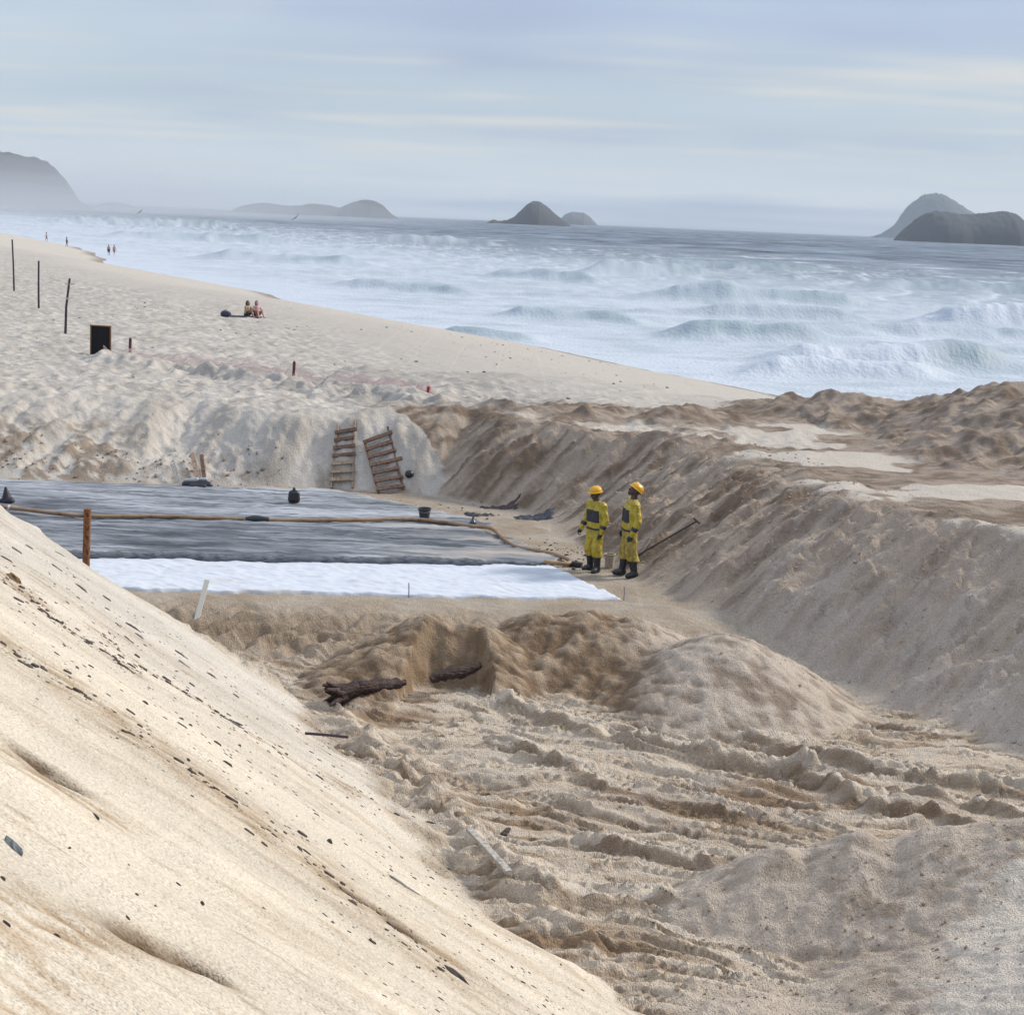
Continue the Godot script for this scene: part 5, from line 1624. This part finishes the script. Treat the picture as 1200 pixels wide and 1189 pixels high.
func build_beach_things() -> void:
	# seated pair and their things
	var y := gy(-13.3, -76.5)
	sitter(Vector3(-13.55, y, -76.5), deg_to_rad(60), Color(0.22, 0.13, 0.095), Color(0.42, 0.34, 0.17), Color(0.02, 0.013, 0.013), 0.06, "person in a yellowish top sitting on the beach, left of the pair")
	sitter(Vector3(-13.1, y, -76.7), deg_to_rad(35), Color(0.42, 0.24, 0.2), Color(0.5, 0.3, 0.3), Color(0.03, 0.025, 0.03), 0.02, "person in a pink top sitting on the beach, right of the pair")
	var bag := thing("beach_bag", Vector3(-14.6, gy(-14.6, -76.6), -76.6))
	tag(bag, "dark blue beach bag lying left of the seated pair", "bag")
	obj("sack", soft([[Vector3(-0.1, 0.13, 0), Vector3(0.12, 0.12, 0), 0.17, 0.15]], 0.02, 0.03, 0.0, [Plane(Vector3.DOWN, 0.0)]), mat("bag_navy", Color(0.03, 0.03, 0.07), 0.7), bag)
	obj("strap", tube(smooth_path([Vector3(-0.15, 0.2, 0.1), Vector3(0, 0.34, 0.1), Vector3(0.15, 0.2, 0.1)], 5), even(11, 0.018), 6), mat("bag_navy", Color.BLACK), bag)
	var mat_c := mat("beach_cloth", Color(0.10, 0.09, 0.11), 0.85)
	tag(obj("beach_mat", soft([[Vector3(-0.75, 0.0, 0), Vector3(0.75, 0.0, 0), 0.05, 0.05], [Vector3(-0.75, 0.0, 0.3), Vector3(0.75, 0.0, 0.3), 0.05, 0.05], [Vector3(-0.7, 0.0, 0.15), Vector3(0.7, 0.0, 0.15), 0.05, 0.05]], 0.03, 0.05), mat_c, null, Transform3D(Basis(), Vector3(-13.6, y + 0.02, -76.6))), "dark cloth spread on the sand under the seated pair", "mat")
	for q in [[-70.0, -262.8, 200.0, Color(0.3, 0.19, 0.15), Color(0.08, 0.05, 0.07), "left one of two people wading side by side in the wash"], [-69.1, -262.9, 160.0, Color(0.42, 0.28, 0.23), Color(0.3, 0.16, 0.15), "right one of two people wading side by side in the wash"], [-84.2, -287.0, 120.0, Color(0.2, 0.14, 0.12), Color(0.06, 0.06, 0.09), "lone dark figure wading left of the wading pair"], [-91.3, -298.0, 90.0, Color(0.35, 0.26, 0.22), Color(0.2, 0.18, 0.2), "faint figure at the misty water's edge, farthest along the beach"]]:
		var base := maxf(gy(q[0], q[1]), -1.5)
		walker(Vector3(q[0], base - 0.05, q[1]), deg_to_rad(q[2]), q[3], q[4], q[5])
	# tall poles
	var pm := mat("pole_paint", Color(0.028, 0.02, 0.032), 0.6)
	for q in [[-29.97, -91.4, 3.0, -0.03, "tallest thin dark pole on the beach, farthest of the three"], [-23.94, -76.7, 2.35, 0.02, "thin dark pole on the beach, middle one of the three"], [-18.56, -62.9, 2.25, 0.11, "dark pole with a crosspiece on the beach, nearest of the three"]]:
		var p := thing("beach_pole", Vector3(q[0], gy(q[0], q[1]), q[1]))
		tag(p, q[4], "pole", "thin dark poles on the beach")
		obj("shaft", tube(PackedVector3Array([Vector3(0, -0.15, 0), Vector3(q[3] * 0.5, q[2] * 0.5, 0), Vector3(q[3] * 1.9, q[2], 0)]), PackedFloat32Array([0.055, 0.05, 0.045]), 8), pm, p)
		if q[3] > 0.1:
			obj("crosspiece", bar(Vector3(0.02, q[2] - 0.24, 0.03), Vector3(0.42, q[2] - 0.22, 0.03), 0.03, 0.04), mat("pole_pale", Color(0.35, 0.33, 0.3), 0.8), p)
			obj("tie", tube(PackedVector3Array([Vector3(0.12, q[2] * 0.62, 0), Vector3(0.13, q[2] * 0.66, 0)]), even(2, 0.07), 8), mat("pole_pale", Color.WHITE), p)
	# wooden frame with a black opening
	var bx := Vector3(-14.75, 0, -54.2)
	bx.y = gy(bx.x, bx.z) - 0.05
	var f := thing("framed_board", bx)
	tag(f, "black board in a brown timber frame standing on the beach among the netting", "board")
	var brown := mat("frame_wood", Color(0.16, 0.085, 0.04), 0.8)
	obj("panel", bar(Vector3(0, 0.0, 0), Vector3(0, 1.05, 0), 0.66, 0.03, Vector3(0, 0, 1), 0.1), mat("board_black", Color(0.004, 0.004, 0.005), 0.9), f)
	obj("upright", bar(Vector3(-0.35, -0.1, 0.01), Vector3(-0.33, 1.08, 0.01), 0.045, 0.06, Vector3(0, 0, 1)), brown, f)
	obj("upright", bar(Vector3(0.35, -0.1, 0.01), Vector3(0.36, 1.08, 0.01), 0.045, 0.06, Vector3(0, 0, 1)), brown, f)
	obj("crossbar", bar(Vector3(-0.37, 1.07, 0.0), Vector3(0.38, 1.06, 0.0), 0.06, 0.045), brown, f)
	# red stakes
	var red := mat("stake_red", Color(0.09, 0.018, 0.03), 0.7)
	for q in [[-13.75, -54.3, 0.64, 0.09, "dark red stake beside the framed black board"], [-7.2, -49.2, 0.5, 0.085, "dark red stake in the middle of the netting line"]]:
		var s := thing("red_stake", Vector3(q[0], gy(q[0], q[1]), q[1]))
		tag(s, q[4], "stake", "dark red stakes along the netting")
		obj("shaft", bar(Vector3(0, -0.2, 0), Vector3(0.03, q[2], 0), q[3], q[3], Vector3(0, 0, 1)), red, s)
		obj("tip", bar(Vector3(0.03, q[2], 0), Vector3(0.03, q[2] + 0.03, 0), q[3] * 0.6, q[3] * 0.6, Vector3(0, 0, 1)), red, s)
	var cap := thing("red_stake", Vector3(-2.55, gy(-2.55, -44.3), -44.3))
	tag(cap, "short bright red stake at the right end of the netting", "stake", "dark red stakes along the netting")
	var bright := mat("stake_bright", Color(0.32, 0.02, 0.03), 0.6)
	obj("shaft", tube(PackedVector3Array([Vector3(0, -0.1, 0), Vector3(0, 0.12, 0)]), even(2, 0.06), 8), bright, cap)
	obj("tip", tube(PackedVector3Array([Vector3(-0.03, 0.12, 0), Vector3(0.03, 0.19, 0.02)]), even(2, 0.055), 8), bright, cap)
	# faded pink safety netting, sagging between the stakes and half buried
	var line := [Vector2(-14.6, -54.0), Vector2(-13.7, -54.2), Vector2(-11.5, -52.6), Vector2(-9.2, -51.4), Vector2(-7.2, -49.3), Vector2(-5.2, -48.2), Vector2(-3.6, -46.0), Vector2(-2.6, -44.4)]
	var net := SurfaceTool.new()
	net.begin(Mesh.PRIMITIVE_TRIANGLES)
	var total := 150
	var levels := 7
	var grid := []
	for i in total + 1:
		var f2 := float(i) / total * (line.size() - 1)
		var k := mini(int(f2), line.size() - 2)
		var p: Vector2 = line[k].lerp(line[k + 1], f2 - k)
		var sag := sin((f2 - k) * PI)
		var col := []
		for j in levels + 1:
			var v := float(j) / levels
			var fall := v * (0.55 + 0.25 * sag)
			var x := p.x + fall * 0.5
			var z := p.y + fall * 0.9
			col.append(Vector3(x, gy(x, z) + 0.02 + (1.0 - v) * (0.34 - 0.22 * sag) + 0.03 * nb.get_noise_2d(x * 3.0, z * 3.0), z))
		grid.append(col)
	var strand := func(a: Vector3, b: Vector3) -> void:
		var d := (b - a).normalized()
		var s := d.cross(Vector3(0, 0.4, 0.9)).normalized() * 0.007
		for q in [a - s, a + s, b + s, a - s, b + s, b - s]:
			net.add_vertex(q)
	for i in total + 1:
		for j in levels + 1:
			if i < total:
				strand.call(grid[i][j], grid[i + 1][j])
			if j < levels:
				strand.call(grid[i][j], grid[i][j + 1])
	net.generate_normals()
	tag(obj("safety_netting", net.commit(), mat("netting_pink", Color(0.56, 0.40, 0.36), 0.7)), "faded pink safety netting sagging along the beach edge between the red stakes", "netting")
	# gulls
	for q in [[Vector3(-57.0, 5.5, -390.0), 1.5, "dark bird flying low over the surf left of the domed island"], [Vector3(-118.0, 5.0, -480.0), 1.5, "dark bird flying low over the misty surf, the farther left one"]]:
		var g := thing("flying_bird", q[0], Basis(Vector3(0, 1, 0), 0.5).rotated(Vector3(0, 0, 1), 0.75))
		tag(g, q[2], "bird", "birds over the surf")
		var dk := mat("bird_dark", Color(0.03, 0.03, 0.035), 0.8)
		g.scale = Vector3.ONE * q[1]
		obj("body", soft([[Vector3(0, 0, -0.25), Vector3(0, 0.02, 0.2), 0.03, 0.08], [Vector3(0, 0.03, 0.2), Vector3(0, 0.05, 0.34), 0.07, 0.045], [Vector3(0, 0.04, 0.36), Vector3(0, 0.03, 0.44), 0.02, 0.01]], 0.025, 0.04), dk, g)
		for s in [-1.0, 1.0]:
			obj("wing", soft([[Vector3(0.05 * s, 0.04, 0.1), Vector3(0.5 * s, 0.16, 0.05), 0.05, 0.035], [Vector3(0.5 * s, 0.16, 0.05), Vector3(1.05 * s, 0.06, -0.15), 0.035, 0.012], [Vector3(0.1 * s, 0.04, -0.02), Vector3(0.55 * s, 0.15, -0.07), 0.03, 0.02]], 0.025, 0.04), dk, g)


func build_dune_things() -> void:
	var dark := noisy("dark_stone", Color(0.085, 0.068, 0.06), Color(0.025, 0.02, 0.02), 0.7, Vector3(6, 6, 6), 95, 1.0)
	var brown := noisy("brown_stone", Color(0.13, 0.085, 0.06), Color(0.05, 0.03, 0.022), 0.8, Vector3(6, 6, 6), 96, 1.0)
	var grey := noisy("grey_stone", Color(0.27, 0.27, 0.26), Color(0.12, 0.115, 0.11), 0.85, Vector3(6, 6, 6), 97, 1.0)
	var kinds := []
	for i in 5:
		kinds.append(stone(Vector3(1.0, 0.6, 0.7), 20 + i, 0.45))
	var put := func(called: String, x: float, z: float, size: Vector3, m: Material, label: String, category: String, group: String, yaw := 0.0, k := 0) -> MeshInstance3D:
		var n := slope_normal(x, z)
		var bx := Vector3(cos(yaw), 0, -sin(yaw))
		bx = (bx - n * bx.dot(n)).normalized()
		var o := obj(called, kinds[k % 5], m, null, Transform3D(Basis(bx * size.x, n * size.y, bx.cross(n) * size.z), Vector3(x, gy(x, z) + size.y * 0.03, z)))
		tag(o, label, category, group)
		return o
	put.call("dark_stick", -2.70, -9.72, Vector3(0.085, 0.03, 0.03), dark, "short black twig alone on the pale dune, right of the undercut hollows", "twig", "", -0.5, 0)
	put.call("concrete_lump", -2.70, -8.06, Vector3(0.15, 0.09, 0.09), noisy("blue_grey_concrete", Color(0.30, 0.34, 0.35), Color(0.16, 0.185, 0.2), 0.9, Vector3(5, 5, 5), 98, 1.0), "blue grey concrete lump at the left edge of the foreground dune", "concrete lump", "", -0.6, 1)
	put.call("clay_lump", -6.07, -18.28, Vector3(0.26, 0.16, 0.2), noisy("clay_brown", Color(0.22, 0.135, 0.05), Color(0.08, 0.05, 0.025), 0.85, Vector3(5, 5, 5), 99, 1.0), "ochre brown lump of clay caught in the upper debris line", "clay lump", "", -0.3, 2)
	put.call("driftwood", -0.89, -13.52, Vector3(0.36, 0.05, 0.09), grey, "flat grey piece of driftwood lying on the lower dune slope", "driftwood", "", -0.12, 3)
	put.call("crust_lump", -0.30, -11.39, Vector3(0.26, 0.08, 0.1), dark, "long dark crust lump low on the dune near the picture's bottom", "crust lump", "", -0.35, 4)
	put.call("rock", 0.42, -15.45, Vector3(0.2, 0.16, 0.16), dark, "dark rock on the pit floor at the foot of the dune", "rock", "", 0.3, 0)
	put.call("rock", 0.10, -18.5, Vector3(0.16, 0.12, 0.14), dark, "dark rock beside the far end of the foreground plank", "rock", "", 0.9, 1)
	put.call("rock", -0.87, -18.5, Vector3(0.2, 0.1, 0.16), dark, "dark rock in the brown skirt of the dune toe, left of the plank", "rock", "", 0.0, 2)
	var stones := [[-1.54, -13.24, 0.10], [-3.54, -14.54, 0.07], [-3.94, -13.98, 0.06], [-4.66, -15.61, 0.06], [-2.35, -6.89, 0.045], [-2.19, -7.15, 0.05], [-2.76, -12.87, 0.07], [-2.05, -7.99, 0.035], [-2.06, -9.31, 0.035], [-2.01, -8.47, 0.035], [-2.12, -8.47, 0.05], [-1.88, -9.2, 0.055], [0.17, -12.77, 0.05], [-0.39, -11.54, 0.045], [-0.56, -10.85, 0.045], [-3.0, -15.44, 0.08], [-3.4, -15.51, 0.07], [-3.29, -15.45, 0.06], [-2.97, -16.56, 0.08], [-2.56, -7.46, 0.04], [-2.55, -8.6, 0.03], [-2.3, -9.0, 0.035], [-1.6, -9.9, 0.035], [-1.2, -10.6, 0.04]]
	var nth := ["first", "second", "third", "fourth", "fifth", "sixth", "seventh", "eighth", "ninth", "tenth", "eleventh", "twelfth", "thirteenth", "fourteenth", "fifteenth", "sixteenth", "seventeenth", "eighteenth", "nineteenth", "twentieth", "twenty-first", "twenty-second", "twenty-third", "twenty-fourth"]
	var by_view := func(a: Array, b: Array) -> bool: return a[0] / -a[1] < b[0] / -b[1]
	stones.sort_custom(by_view)
	for i in stones.size():
		var s: Array = stones[i]
		put.call("dark_stone", s[0], s[1], Vector3(s[2], s[2] * 0.7, s[2] * 0.7), dark if i % 3 else brown, "small %s stone on the pale foreground dune, %s loose stone from the left" % ["dark" if i % 3 else "brown", nth[i]], "stone", "small dark stones on the foreground dune", rng.randf() * 3.0 if i > 3 else -0.4, i)
	var slabs := [[-7.0, -23.3, 0.3], [-6.81, -20.7, 0.2], [-7.1, -22.1, 0.22], [-6.55, -21.59, 0.26], [-6.1, -21.32, 0.34], [-5.87, -21.8, 0.2], [-6.48, -19.29, 0.3], [-5.2, -20.6, 0.34], [-5.0, -20.2, 0.22], [-4.6, -20.9, 0.2], [-4.4, -20.2, 0.28], [-4.1, -20.6, 0.22], [-5.6, -20.8, 0.16], [-3.7, -20.3, 0.2], [-3.24, -17.76, 0.24], [-4.9, -19.2, 0.22], [-3.2, -14.6, 0.24], [-2.6, -13.9, 0.18]]
	slabs.sort_custom(by_view)
	for i in slabs.size():
		var s: Array = slabs[i]
		put.call("bark_scrap", s[0], s[1], Vector3(s[2] * 0.72, 0.05, s[2] * 0.22), [dark, brown, grey][(i * 2) % 3], "flat %s scrap of bark on the upper dune, %s such scrap from the left" % [["black", "brown", "grey"][(i * 2) % 3], nth[i]], "bark scrap", "flat scraps on the upper dune", -0.15 + rng.randfn(0.0, 0.15), i)
	# countless specks: along the debris lines and sprinkled over the slope
	scatter("debris_specks", 900, func() -> Vector2:
		var b: Array = bands[rng.randi() % 3]
		var f := rng.randf() * (b.size() - 1)
		var k := mini(int(f), b.size() - 2)
		return Vector2(lerpf(b[k][0], b[k + 1][0], f - k), lerpf(b[k][1], b[k + 1][1], f - k) + rng.randfn(0.0, 0.10) * (1.0 if rng.randf() < 0.55 else 4.0)), 0.008, 0.075, Color(0.06, 0.045, 0.035), "dark specks of driftwood and grit along the lines on the dune", 12, 0.4, -0.1)
	scatter("sand_specks", 2600, func() -> Vector2:
		var z := -rng.randf_range(5.5, 22.5)
		var xt := -0.75 + (z + 18.0) * 0.452
		return Vector2(xt - rng.randf_range(0.1, 5.5 if z < -12.0 else 4.0), z), 0.005, 0.035, Color(0.06, 0.045, 0.045), "dark specks sprinkled over the pale foreground dune", 13, 0.5, -0.1)
	scatter("floor_clods", 900, func() -> Vector2: return Vector2(rng.randf_range(-1.5, 8.0), -rng.randf_range(14.0, 26.0)), 0.012, 0.07, Color(0.24, 0.185, 0.13), "small damp clods of sand strewn over the pit floor", 14)
	scatter("bank_clods", 1500, func() -> Vector2:
		var z := -rng.randf_range(22.0, 37.0)
		return Vector2(table(toe_r, z) + rng.randf_range(0.0, 5.5), z), 0.02, 0.085, Color(0.30, 0.25, 0.2), "small clods lying on the face of the seaward bank", 15)
	scatter("heap_clods", 700, func() -> Vector2: return Vector2(rng.randf_range(1.8, 6.5), -rng.randf_range(13.2, 16.6)), 0.01, 0.055, Color(0.2, 0.15, 0.115), "dark damp clods on the heap in the lower right corner", 18)
	scatter("wall_clods", 260, func() -> Vector2: return Vector2(rng.randf_range(-13.5, -6.0), rng.randfn(-39.2, 0.6)), 0.03, 0.16, Color(0.2, 0.15, 0.115), "damp clods and scraps along the foot of the end wall", 16)
	scatter("beach_litter", 420, func() -> Vector2: return Vector2(rng.randf_range(-22.0, 6.0), -rng.randf_range(44.0, 85.0)), 0.03, 0.16, Color(0.14, 0.12, 0.105), "small dark scraps of seaweed and litter on the beach", 17, 0.3)
